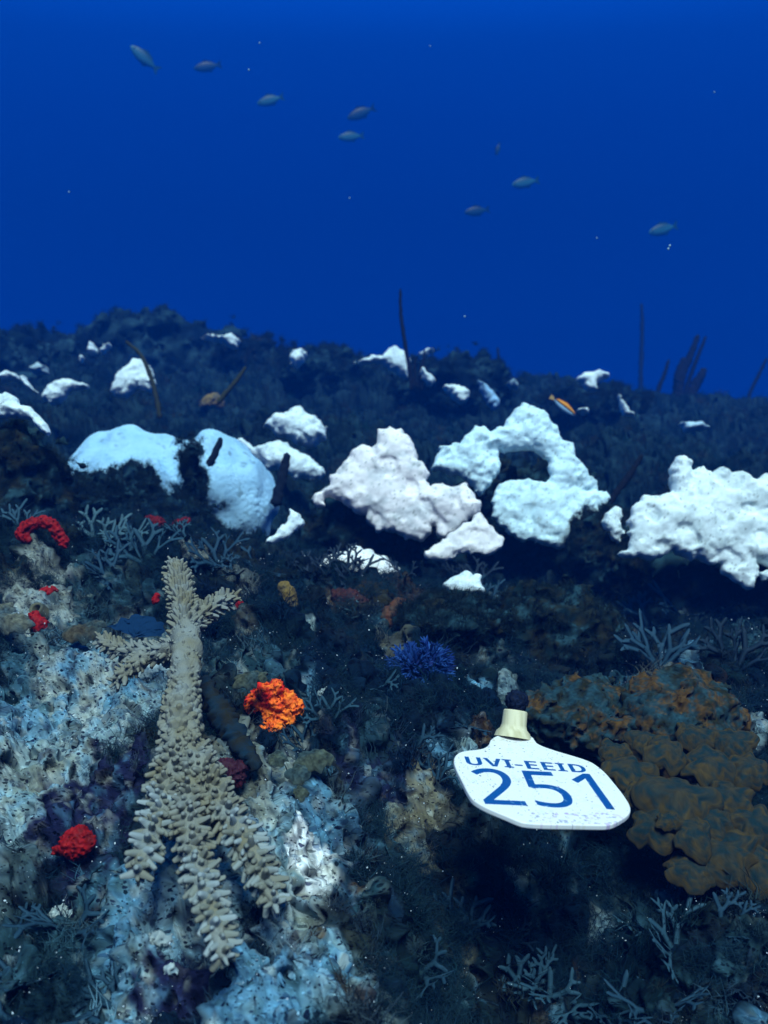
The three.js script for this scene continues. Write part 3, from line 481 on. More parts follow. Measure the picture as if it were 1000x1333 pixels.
  c.fillStyle = '#0b4885'; word('UVI-EEID', [604, 984], [757, 996], [608, 996], [768, 1006], 'bold'); word('251', [613, 999], [768, 1007], [629, 1047], [800, 1054], 'normal');
  for (let i = 0; i < 620; i++) { c.globalAlpha = rr(0.35, 0.95); c.fillStyle = ['#1c2630', '#2a2340', '#4a5a64', '#6a5a86'][Math.floor(rnd() * 4)]; c.beginPath(); c.ellipse(rnd() * W, rnd() * H, 1 + 6 * rnd() ** 3, 1.5 + 9 * rnd() ** 3, rnd() * 3, 0, 7); c.fill(); }
  for (let i = 0; i < 120; i++) { const px = rr(690, 815), py = rr(1058, 1073), [ux, uy] = U(px, py); c.globalAlpha = rr(0.15, 0.5); c.fillStyle = ['#8f74a8', '#b9a3c4', '#5d5f8a'][i % 3]; c.beginPath(); c.ellipse(ux, uy, rr(3, 15), rr(3, 12), 0, 0, 7); c.fill(); }
  for (let i = 0; i < 70; i++) { const [ux, uy] = U(rr(592, 640), rr(985, 1050)); c.globalAlpha = rr(0.4, 0.9); c.fillStyle = '#16202c'; c.beginPath(); c.ellipse(ux, uy, rr(1, 4), rr(1, 6), 0, 0, 7); c.fill(); }
  for (let i = 0; i < 70; i++) { const [ux, uy] = U(rr(600, 800), rr(985, 1055)); c.globalAlpha = rr(0.15, 0.45); c.fillStyle = '#f1f0ea'; c.beginPath(); c.ellipse(ux, uy, rr(4, 22), rr(2, 8), rnd() * 3, 0, 7); c.fill(); }
  const tx = new THREE.CanvasTexture(cv); tx.colorSpace = THREE.SRGBColorSpace; tx.anisotropy = 8;
  part('tag_plate', slab, mat([1, 1, 1], { map: tx, roughness: 0.45, specularIntensity: 0.4 }), o);
  // collar standing on the neck
  const foot = L(668, 955), ft = V(foot.x, foot.y, 0), up = V(0.10, 0.42, 0.9).normalize(), r0 = 0.0058, h = 0.0100;
  const prof = [[r0 * 1.5, -0.002], [r0 * 1.35, 0.0006], [r0 * 1.08, 0.0022], [r0, 0.004], [r0 * 0.97, h], [r0 * 0.9, h + 0.0006], [r0 * 0.72, h + 0.0004], [r0 * 0.66, h - 0.001], [r0 * 0.66, 0.001]];
  const col = new THREE.LatheGeometry(prof.map(([a, b]) => new THREE.Vector2(a, b)), 40);
  paint(col, (a, b, d) => mixc([0.62, 0.57, 0.38], [0.40, 0.36, 0.2], clamp(0.2 + 1.2 * fbm(a * 300, b * 300, d * 300, 3) + sstep(0.0035, 0.0, b) * 0.3)));
  const cm = part('collar', col, mat(null, { vc: true, roughness: 0.55 }), o); cm.position.copy(ft); cm.quaternion.setFromUnitVectors(V(0, 1, 0), up);
  const lump = surfaceNets((a, b, d) => Math.min(Math.hypot(a, Math.max(0, Math.abs(b + 0.004) - 0.006), d) - r0 * 0.62, Math.hypot(a, (b - 0.0052) * 1.1, d) - r0 * 0.92) + 0.0010 * noise(a * 420, b * 420, d * 420) + 0.0005 * noise(a * 1000, b * 1000, d * 1000), [-0.009, -0.012, -0.009], [0.009, 0.014, 0.009], 0.0005);
  paint(lump, (a, b, d) => mixc([0.003, 0.005, 0.012], [0.008, 0.018, 0.05], clamp(0.3 + fbm(a * 400, b * 400, d * 400, 2))));
  const lm = part('plug', lump, mat(null, { vc: true, roughness: 0.7 }), o); lm.position.copy(ft).addScaledVector(up, h); lm.quaternion.copy(cm.quaternion);
}

// ---------------------------------------------------------------- sponges and tufts
function blob(spheres, cell, k, rough, freq, colour, m) { // spheres: [x, y, z, r] about the base
  const lo = [0, 1, 2].map((a) => Math.min(...spheres.map((s) => s[a] - s[3])) - 4 * cell - rough), hi = [0, 1, 2].map((a) => Math.max(...spheres.map((s) => s[a] + s[3])) + 4 * cell + rough);
  const g = surfaceNets((x, y, z) => { let d = 1; for (const [a, b, c, r] of spheres) d = smin(d, Math.hypot(x - a, y - b, z - c) - r, k); return d + rough * (noise(x * freq, y * freq, z * freq) + 0.5 * noise(x * freq * 2.3, y * freq * 2.3, z * freq * 2.3)) + 2.2 * rough * sstep(0.55, 0.8, noise(x * freq * 0.9 + 40, y * freq * 0.9, z * freq * 0.9)); }, lo, hi, cell);
  return paint(g, colour);
}
const spongeMat = mat(null, { vc: true, roughness: 0.7, specularIntensity: 0.3 });
function spongeAt(name, label, pixels, lift, cell, k, rough, freq, colour, cat2 = 'sponge') { // pixels: [px, py, radius in px]
  const p0 = hit(pixels[0][0], pixels[0][1]), d0 = depthOf(p0) - lift, base = at(pixels[0][0], pixels[0][1], d0), o = thing(name, label, cat2, base);
  part('body', blob(pixels.map(([x, y, r, dz = 0]) => { const q = at(x, y, d0 - dz).sub(base); return [q.x, q.y, q.z, r / F * d0]; }), cell, k, rough, freq, colour), spongeMat, o); return o;
}
const orange = [];
{ const inside = polySD(P(316,906, 330,897, 338,890, 341,877, 348,884, 360,888, 377,891, 384,903, 394,915, 395,923, 384,931, 380,943, 362,953, 346,951, 336,948, 338,931, 323,923)); orange.push([355, 915, 10, 0]);
  while (orange.length < 64) { const x = rr(314, 397), y = rr(876, 955), v = inside(x, y); if (v < -1.5) orange.push([x, y, Math.min(rr(4.5, 10), -v + 3.5), rr(-0.002, 0.006)]); } }
spongeAt('orange_sponge', 'bright orange red lumpy sponge right of the staghorn coral', orange, 0.006, 0.0006, 0.0010, 0.0012, 380, (x, y, z) => { const t = clamp(0.45 + x * 18 - y * 26 + 0.9 * fbm(x * 160, y * 160, z * 160, 2)); return mixc([0.55, 0.012, 0.006], [0.88, 0.20, 0.015], t).map((v) => v * clamp(1 + 0.4 * noise(x * 900, y * 900, z * 900), 0.5, 1.4)); });
const redC = (x, y, z) => mixc([0.26, 0.003, 0.003], [0.11, 0.002, 0.002], clamp(0.4 + fbm(x * 200, y * 200, z * 200, 2) * 1.4));
spongeAt('red_sponge', 'round glossy red sponge low at the left edge', [[101, 1098, 20, 0], [92, 1100, 14, 0.002], [112, 1096, 12, 0.002], [104, 1088, 12, 0.001], [73, 1108, 6, -0.001], [80, 1104, 6, 0]], 0.006, 0.0006, 0.002, 0.0009, 380, redC);
spongeAt('red_sponge', 'arched red sponge on the ridge at the upper left', [[28, 696, 8], [34, 686, 8], [44, 681, 8], [56, 679, 8], [66, 682, 8], [74, 691, 8], [80, 701, 7], [84, 708, 6], [36, 702, 6]], 0.012, 0.0011, 0.004, 0.0012, 260, redC);
spongeAt('red_sponge', 'dull red sponge lump left of the staghorn top, above the pale rock', [[50, 812, 9], [45, 802, 7], [52, 820, 7], [57, 812, 6]], 0.008, 0.0009, 0.003, 0.001, 300, redC);
spongeAt('red_sponge', 'small red crust just above the dull red sponge lump at left', [[60, 771, 7], [70, 768, 5], [54, 773, 4]], 0.008, 0.0009, 0.003, 0.001, 300, redC);
spongeAt('red_sponge', 'small dark red sponge behind the forked weed on the left ridge', [[205, 682, 10], [195, 676, 6], [212, 690, 7]], 0.012, 0.0011, 0.004, 0.0014, 260, (x, y, z) => redC(x, y, z).map((v) => v * 0.45));
spongeAt('red_sponge', 'dark red sponge smear right of the forked weed on the left ridge', [[232, 684, 8], [222, 692, 8], [242, 678, 6]], 0.010, 0.0011, 0.004, 0.0014, 260, (x, y, z) => redC(x, y, z).map((v) => v * 0.5));
spongeAt('red_sponge', 'red speck of sponge at the tip of the right staghorn side branch', [[312, 785, 5], [320, 790, 4], [308, 791, 4]], 0.012, 0.0007, 0.002, 0.0006, 400, redC);
spongeAt('red_sponge', 'red speck of sponge at the left side of the staghorn top', [[202, 782, 5], [205, 775, 4]], 0.015, 0.0007, 0.002, 0.0006, 400, redC);
spongeAt('brown_sponge', 'yellowish brown upright sponge below the white wedge coral', [[375, 775, 11], [370, 765, 9], [378, 788, 10], [374, 796, 8]], 0.012, 0.001, 0.004, 0.001, 260, (x, y, z) => mixc([0.13, 0.085, 0.02], [0.07, 0.055, 0.025], clamp(0.5 + fbm(x * 120, y * 120, z * 120, 2) * 1.5)));
spongeAt('brown_sponge', 'rust brown rounded sponge above the blue tuft', [[525, 806, 20], [508, 803, 14], [543, 800, 15], [520, 790, 12], [552, 806, 10], [505, 818, 8]], 0.014, 0.0012, 0.004, 0.0014, 200, (x, y, z) => mixc([0.085, 0.030, 0.012], [0.035, 0.028, 0.02], clamp(0.5 + fbm(x * 70, y * 70, z * 70, 2) * 1.8)));
spongeAt('brown_sponge', 'dark red brown sponge left of the rust brown one', [[455, 782, 16], [470, 790, 13], [440, 776, 10], [480, 800, 10]], 0.014, 0.0012, 0.004, 0.0016, 200, (x, y, z) => mixc([0.042, 0.010, 0.007], [0.020, 0.012, 0.012], clamp(0.5 + fbm(x * 70, y * 70, z * 70, 2) * 1.8)));
spongeAt('purple_crust', 'dark purple knob right of the staghorn middle', [[300, 1003, 14], [310, 1015, 10], [290, 995, 8], [315, 1000, 8]], 0.008, 0.0008, 0.003, 0.0012, 300, (x, y, z) => mixc([0.03, 0.006, 0.014], [0.10, 0.012, 0.02], sstep(0.1, 0.5, fbm(x * 150, y * 150, z * 150, 2))));
for (const [px, py, r, label] of [[747, 857, 13, 'olive tube sponge with a round dark mouth above the tag'], [722, 800, 9, 'small olive tube sponge with a dark mouth, higher on the pitted rock'], [47, 792, 9, 'small olive tube with a dark mouth at the left edge above the red lumps']]) {
  const p = hit(px, py), d = depthOf(p) - 0.01, R = r / F * d, o = thing('tube_sponge', label, 'sponge', at(px, py, d));
  const pr = [[R * 1.3, -R * 1.6], [R * 1.15, -R * 0.6], [R * 1.08, 0], [R * 0.95, R * 0.22], [R * 0.72, R * 0.2], [R * 0.58, 0], [R * 0.5, -R * 1.2], [0.0001, -R * 1.3]].map(([a, b]) => new THREE.Vector2(a, b)), g = new THREE.LatheGeometry(pr, 28), q = g.attributes.position;
  for (let i = 0; i < q.count; i++) { const a = 1 + 0.16 * noise(q.getX(i) * 120, q.getY(i) * 120, q.getZ(i) * 120); q.setXYZ(i, q.getX(i) * a, q.getY(i) * a, q.getZ(i) * a); } g.computeVertexNormals();
  paint(g, (x, y, z) => mixc([0.10, 0.095, 0.06], [0.05, 0.06, 0.05], clamp(0.5 + fbm(x * 160, y * 160, z * 160, 2) * 1.5)));
  const m = part('tube_wall', g, rockMat, o); m.rotation.set(0.75, 0, rr(-0.2, 0.2));
}
{ // the blue tuft: hundreds of blunt fingers on a low cushion
  const p = hit(545, 880), d = depthOf(p) - 0.035, base = at(545, 872, d), o = thing('blue_tuft', 'vivid dark blue tufted cushion in the middle, left above the tag', 'soft coral', base), R = 50 / F * d;
  const cushion = new THREE.SphereGeometry(R * 0.5, 24, 16); cushion.scale(1, 0.9, 0.7); part('cushion', cushion, mat([0.010, 0.018, 0.09]), o);
  const one = [0, 1, 2].map((k) => { const g = tubeGeo([V(0, 0, 0), V(0.05 * k, 0.5, 0), V(0.14 * k - 0.1, 1, 0.05)], [0.10, 0.085, 0.075, 0.03], 5, 5); const f = mergeGeometries([g, ...[-1, 1].map((s) => tubeGeo([V(0.05 * k, 0.6, 0), V(0.05 * k + s * 0.14, 0.85, 0.03 * s), V(0.05 * k + s * 0.2, 1.02, 0)], [0.06, 0.05, 0.02], 3, 4))]); return f; });
  const all = [];
  for (let i = 0; i < 420; i++) {
    const ctr = [V(-0.28, 0.1, 0), V(0.25, 0.22, -0.05), V(0.12, -0.28, 0.2), V(-0.12, 0.05, 0.25), V(0.32, -0.1, 0.1), V(0.05, -0.55, 0.25)][i % 6].clone().multiplyScalar(R), a = rnd() * 6.283, h = rr(-0.4, 1), s = Math.sqrt(1 - h * h), dir = V(Math.cos(a) * s, h, Math.sin(a) * s), L = R * rr(0.22, 0.42), c = mixc([0.006, 0.02, 0.12], [0.02, 0.075, 0.26], rnd());
    const g = one[i % 3].clone(); g.applyMatrix4(new THREE.Matrix4().compose(dir.clone().multiplyScalar(R * 0.30).multiply(V(1, 0.9, 0.8)).add(ctr), new THREE.Quaternion().setFromUnitVectors(V(0, 1, 0), dir.addScaledVector(V(rnd() - 0.5, rnd() - 0.5, rnd() - 0.5), 0.5).normalize()), V(L * 1.15, L, L * 1.15)));
    all.push(paint(g, () => c));
  }
  const m = part('finger', mergeGeometries(all), mat(null, { vc: true, roughness: 0.7 }), o); m.userData.kind = 'stuff';
}
for (const [label, px, py, rp] of [['pale rounded pebble of coral rubble below the round red sponge', 80, 1190, 11], ['beige lump of rubble at lower left, right of the bottom left weeds', 208, 1222, 11], ['white chip of rubble below the middle staghorn tip, on the dark purple stain', 222, 1262, 6], ['pale stone beside the staghorn trunk, under its left side branch', 200, 878, 15], ['grey white stone right of the orange sponge', 425, 905, 9]])
  spongeAt('loose_stone', label, [[px, py, rp], [px + rp * 0.9, py + rp * 0.2, rp * 0.7], [px - rp * 0.6, py + rp * 0.3, rp * 0.75]], 0.004, 0.0007, 0.002, 0.0012, 300, (x, y, z) => mixc([0.30, 0.36, 0.36], [0.12, 0.18, 0.22], clamp(0.4 + 1.6 * fbm(x * 180, y * 180, z * 180, 3))), 'stone');
// brown lobed coral at the right: overlapping thick-lipped lobes
function lobe(R, aspect, s) { // a thick shelf with a rounded, wavy rim, bent down at the front
  const g = new THREE.SphereGeometry(1, 56, 40), p = g.attributes.position, c = new Float32Array(p.count * 3);
  for (let i = 0; i < p.count; i++) {
    const x = p.getX(i), y = p.getY(i), z = p.getZ(i), l = Math.hypot(x, z), r = Math.pow(l, 0.75), ax = l > 1e-6 ? x / l : 0, az = l > 1e-6 ? z / l : 0, w = 1 + 0.30 * noise(ax * 0.9 + s, az * 0.9, s) + 0.07 * noise(ax * 2.4, az * 2.4 + s, s), t = 0.22 * Math.sign(y) * Math.pow(1 - Math.pow(Math.min(1, r), 5), 0.5);
    const h = -0.42 * r * r * (az > 0 ? 0.6 + 0.7 * az : 0.4) + 0.28 * r * r * noise(ax * 1.2 + s, az * 1.2, 7) + 0.05 * noise(x * 2.5 + s, 2, z * 2.5) + 0.010 * noise(x * 11, s, z * 11) ;
    p.setXYZ(i, ax * r * w * R, (t + h) * R, az * r * w * R * aspect);
    const n = fbm(x * 2.2 + s, y * 2, z * 2.2, 3), k = clamp(0.30 + 0.35 * sstep(0.45, 1.0, r + 0.4 * n) + 0.9 * n); c.set(mixc([0.010, 0.030, 0.036], [0.074, 0.052, 0.019], k).map((v) => v * clamp(1 + 0.12 * noise(x * 24, y * 24 + s, z * 24) + 0.15 * noise(x * 60, y * 60 + s, z * 60), 0.3, 1.8)), i * 3);
  }
  g.setAttribute('color', new THREE.BufferAttribute(c, 3)); g.computeVertexNormals(); return g;
}
const lobeMat = mat(null, { vc: true, roughness: 0.85, bumpMap: fineGrain, bumpScale: 0.0003 });
function lobes(o, base, list, c1, c2) {
  for (const [px, py, rp, aspect, turn, d, tilt] of list) {
    const r = rp / F * d * (c1 ? 0.95 : 1.18), g = lobe(r, aspect, rnd() * 50), s = rnd() * 50, own = c1 ? null : g;
    if (!own) paint(g, (x, y, z) => { const n = fbm(x * 60 + s, y * 60, z * 60, 3); return mixc(c1, c2, clamp(0.45 + n * 1.8)).map((v) => v * clamp(0.85 + 0.35 * noise(x * 600, y * 600, z * 600) + 0.4 * noise(x * 240, y * 240, z * 240), 0.25, 1.7)); });
    const m = part('lobe', g, lobeMat, o); m.position.copy(at(px, py, d).sub(base)); m.rotation.set((tilt ?? 0.55) * 0.4, turn, 0, 'YXZ');
  }
}
{
  const base = at(885, 1060, 0.47), o = thing('lobed_coral', 'brown olive coral of overlapping thick lobes right of the tag', 'coral', base);
  lobes(o, base, [[822, 1002, 30, 0.8, 0.5, 0.465], [882, 1036, 46, 0.95, 0.25, 0.445, 0.7], [850, 1075, 27, 0.9, -0.35, 0.435, 0.9], [872, 1066, 14, 0.8, 0, 0.43, 0.6], [950, 1034, 30, 0.9, -0.1, 0.455, 0.6], [903, 1084, 28, 0.9, 0.2, 0.43, 0.8], [978, 1068, 28, 1.0, 0.1, 0.445, 0.9], [943, 1108, 38, 0.8, -0.2, 0.43, 0.7], [925, 992, 32, 0.8, 0.2, 0.475, 0.5], [900, 1130, 30, 0.8, 0.3, 0.425, 0.7], [985, 1125, 30, 0.9, -0.3, 0.43, 0.8], [840, 1035, 20, 0.9, 0.3, 0.45, 0.9], [975, 1000, 26, 0.9, -0.4, 0.475, 0.6], [930, 1065, 24, 0.9, 0.1, 0.44, 0.8], [868, 975, 26, 0.8, 0.3, 0.48, 0.6], [905, 955, 24, 0.8, -0.2, 0.495, 0.6], [838, 960, 20, 0.8, 0.1, 0.49, 0.6], [955, 965, 26, 0.8, -0.3, 0.49, 0.7], [800, 975, 18, 0.8, 0.2, 0.485, 0.6]]);
  const b2 = at(385, 1005, 0.43), o2 = thing('leafy_alga', 'grey green leafy plates on the rock right of the staghorn middle', 'alga', b2);
  lobes(o2, b2, [[388, 1004, 15, 0.9, 0.2, 0.425, 0.5], [408, 985, 24, 0.7, -0.2, 0.44, 0.4], [392, 1030, 12, 0.8, 0.3, 0.415, 0.9], [360, 985, 14, 0.8, 0, 0.44, 0.5]], [0.085, 0.105, 0.075], [0.05, 0.085, 0.09]);
  const b3 = at(335, 885, 0.49), o3 = thing('leafy_alga', 'grey green leaf directly above the orange sponge', 'alga', b3);
  lobes(o3, b3, [[322, 882, 18, 0.8, 0.3, 0.485, 0.5], [338, 878, 12, 0.8, -0.2, 0.49, 0.5]], [0.075, 0.085, 0.058], [0.05, 0.08, 0.08]);
  const b4 = at(100, 835, 0.55), o4 = thing('crust_coral', 'smooth brownish crust swelling left of the staghorn side branch', 'coral', b4);
  lobes(o4, b4, [[108, 820, 22, 0.7, 0.2, 0.58, 0.3], [124, 812, 15, 0.8, -0.2, 0.585, 0.3]], [0.075, 0.065, 0.042], [0.05, 0.075, 0.075]);
  const b5 = at(25, 800, 0.58), o5 = thing('crust_coral', 'rounded cream brown crust lump at the left edge beside the red lumps', 'coral', b5);
  lobes(o5, b5, [[18, 806, 26, 0.7, 0, 0.578, 0.5], [4, 790, 15, 0.8, 0.3, 0.585, 0.4]], [0.13, 0.135, 0.10], [0.08, 0.12, 0.13]);
}
{ // translucent blue fan behind the left side branch
  const b = at(175, 830, 0.545), o = thing('blue_fan_alga', 'smooth deep blue fan shaped alga behind the left staghorn side branch', 'alga', b), pos = [], idx = [], N = 24, M = 12;
  for (let j = 0; j <= M; j++) for (let i = 0; i <= N; i++) { const a = mix(0.05, 2.7, i / N), r = (j / M) * 44 / F * 0.545 * (0.9 + 0.12 * noise(i * 0.25, 3, 1) + 0.03 * noise(i * 0.9, 1, 1)), q = V(Math.cos(a) * r, Math.sin(a) * r * 0.55 + 0.10 * r * (1 - j / M), -Math.sin(a) * r * 0.75 + 0.0015 * noise(i * 0.4, j * 0.3, 2)); pos.push(q.x, q.y, q.z); if (i < N && j < M) { const k = j * (N + 1) + i; idx.push(k, k + 1, k + N + 1, k + 1, k + N + 2, k + N + 1); } }
  const g = new THREE.BufferGeometry(); g.setAttribute('position', new THREE.Float32BufferAttribute(pos, 3)); g.setIndex(idx); g.computeVertexNormals();
  part('fan_blade', g, mat([0.004, 0.030, 0.085], { roughness: 0.9, transmission: 0.35 }), o);
}

// ---------------------------------------------------------------- sea rods and whips
const rodMat = [[0.006, 0.008, 0.012], [0.026, 0.030, 0.013], [0.006, 0.010, 0.018]].map((c) => mat(c, { roughness: 0.95 }));
function rods(name, label, list, m) { // each stem: [[px, py, depth]..., radius px]
  const p0 = at(...list[0][0][0]), o = thing(name, label, 'sea rod', p0);
  for (const [pts, r] of list) { const d = pts[0][2], q = pts.map((p) => at(...p).sub(p0)); part('stem', tubeGeo(q, [r / F * d * 1.1, r / F * d, r / F * d * 0.95, r / F * d * 0.6], 40, 9, 0.28, 90), rodMat[m], o); }
  return o;
}
const S = (d, ...a) => P(...a).map(([x, y]) => [x, y, d]);
rods('sea_whip', 'tall thin black sea whip rising above the crest into blue water', [[S(2.3, 538,505, 533,480, 527,445, 522,410, 521,376), 2.6], [S(2.3, 542,505, 540,482, 541,465), 1.8], [S(2.32, 545,506, 547,486, 552,468, 553,455), 1.8], [S(2.28, 535,508, 534,490, 536,474), 1.6], [S(2.3, 549,508, 551,494, 556,484), 1.6]], 0);
rods('sea_rod', 'bent brown sea rod in front of the white triangular mound', [[S(1.75, 208,545, 204,520, 196,490, 183,462, 164,444), 3.0]], 1);
rods('sea_rod', 'thick brown sea rod leaning right above the smooth dome', [[S(1.8, 284,525, 292,514, 306,498, 320,478), 3.2]], 1);
rods('sea_rod', 'short dark sea rod rising from the gap in the smooth dome', [[S(1.15, 272,606, 280,590, 284,580, 288,570), 5]], 2);
rods('sea_rod', 'dark stubby sea rod right of the smooth dome', [[S(1.2, 358,658, 366,630, 371,605, 374,590), 7]], 2);
rods('sea_rod', 'dark straight sea rod slanting between the ring shaped and big right corals', [[S(1.3, 783,672, 800,645, 820,618, 836,592), 4.5]], 0);
rods('sea_whip', 'faint short sea whip standing alone right of the crest hump', [[S(3.6, 651,535, 650,500, 650,480, 648,452), 2.4]], 0);
rods('sea_rod', 'dark branching sea rod cluster on the right skyline', [[S(3.5, 878,540, 884,508, 890,485, 898,465, 909,436), 5], [S(3.5, 884,542, 883,515, 884,490, 891,466), 7], [S(3.55, 892,545, 900,515, 906,500, 918,480), 7], [S(3.5, 852,535, 858,505, 864,490, 871,468), 3], [S(3.55, 886,545, 893,508, 903,478, 919,438), 3]], 0);
rods('sea_whip', 'faint slanting sea whip at the right edge of the skyline', [[S(3.8, 966,560, 972,528, 978,508, 988,488, 998,466), 2.6]], 0);
rods('sea_whip', 'faintest upright sea whip far back on the right skyline', [[S(5, 834,540, 834,500, 835,460, 836,420, 835,395), 3]], 0);
spongeAt('brown_sponge', 'small orange brown sponge lump below the leaning brown sea rod', [[272, 522, 8], [280, 519, 8], [266, 526, 6], [286, 526, 6]], 0.03, 0.003, 0.008, 0.003, 90, (x, y, z) => mixc([0.16, 0.11, 0.03], [0.08, 0.07, 0.04], clamp(0.5 + fbm(x * 40, y * 40, z * 40, 2) * 1.5)));

// ---------------------------------------------------------------- forked weed
function ribbon(list, steps, w0, depth, fork, dir, pos, curl, across) { // grows a flat forking blade into list of [p, side, width] strips
  let p = pos.clone(), dd = dir.clone(), strip = [], sd = across.clone();
  for (let i = 0; i <= steps; i++) {
    sd.addScaledVector(dd, -sd.dot(dd)).normalize(); strip.push([p.clone(), sd.clone(), w0 * (1 + 0.25 * sstep(0.5, 1, i / steps) * (depth > 0) + (depth === 0 ? 0.12 : 0)) * (depth === 0 && i === steps ? 0.35 : depth === 0 && i === steps - 1 ? 0.85 : 1)]);
    dd.addScaledVector(curl, 0.05).addScaledVector(V(rnd() - 0.5, rnd() - 0.5, rnd() - 0.5), 0.16).normalize(); sd.addScaledVector(V(rnd() - 0.5, rnd() - 0.5, rnd() - 0.5), 0.22); p = p.clone().addScaledVector(dd, w0 * 0.62);
  }
  list.push(strip);
  if (depth > 0) { const s2 = strip.at(-1)[1], q0 = strip.at(-2)[0]; for (const s of [-1, 1]) ribbon(list, Math.max(3, steps + Math.floor(rr(-2.4, 1.6))), w0 * rr(0.80, 0.9), rnd() < 0.12 ? 0 : depth - 1, fork, dd.clone().addScaledVector(s2, s * fork * rr(0.7, 1.3)).normalize(), q0.clone().addScaledVector(s2, s * w0 * 0.16), curl, s2); }
}
function weedGeo(stems, size, depth, spread, w = 0.075) { // one clump, unit size
  const pos = [], idx = [];
  for (let k = 0; k < stems; k++) {
    const list = [], a = rnd() * 6.283; ribbon(list, 6, w * rr(0.85, 1.15), depth, 0.62, V(Math.cos(a) * spread, 1, Math.sin(a) * spread).normalize(), V(Math.cos(a) * 0.05, 0, Math.sin(a) * 0.05), V(Math.cos(a) * spread * 0.4, 0.1, Math.sin(a) * spread * 0.4), V(-Math.sin(a) + rr(-0.6, 0.6), rr(-0.3, 0.3), Math.cos(a) + rr(-0.6, 0.6)));
    for (const st of list) for (let i = 0; i < st.length; i++) {
      const [p, s, ww] = st[i], n = st[Math.min(i + 1, st.length - 1)][0].clone().sub(st[Math.max(0, i - 1)][0]).cross(s).normalize().multiplyScalar(ww * 0.07), b = pos.length / 3;
      for (const q of [p.clone().addScaledVector(s, -ww / 2), p.clone().add(n), p.clone().addScaledVector(s, ww / 2), p.clone().sub(n)]) pos.push(q.x, q.y, q.z);
      if (i < st.length - 1) for (let j = 0; j < 4; j++) { const c = b + j, e = b + (j + 1) % 4; idx.push(c, e, c + 4, e, e + 4, c + 4); } else idx.push(b, b + 1, b + 2, b, b + 2, b + 3);
    }
  }
  const g = new THREE.BufferGeometry(); g.setAttribute('position', new THREE.Float32BufferAttribute(pos.map((v) => v * size), 3)); g.setIndex(idx); g.computeVertexNormals(); return g;
}
const weedMats = [[0.016, 0.052, 0.078], [0.010, 0.038, 0.064], [0.045, 0.100, 0.125], [0.004, 0.016, 0.030], [0.008, 0.02, 0.035]].map((c) => mat(c, { roughness: 0.75, specularIntensity: 0.4 }));
const weedVar = [weedGeo(4, 1, 3, 0.9, 0.105), weedGeo(3, 1, 4, 0.8, 0.092), weedGeo(5, 1, 2, 1.0, 0.125), weedGeo(4, 1, 3, 0.8, 0.125)];
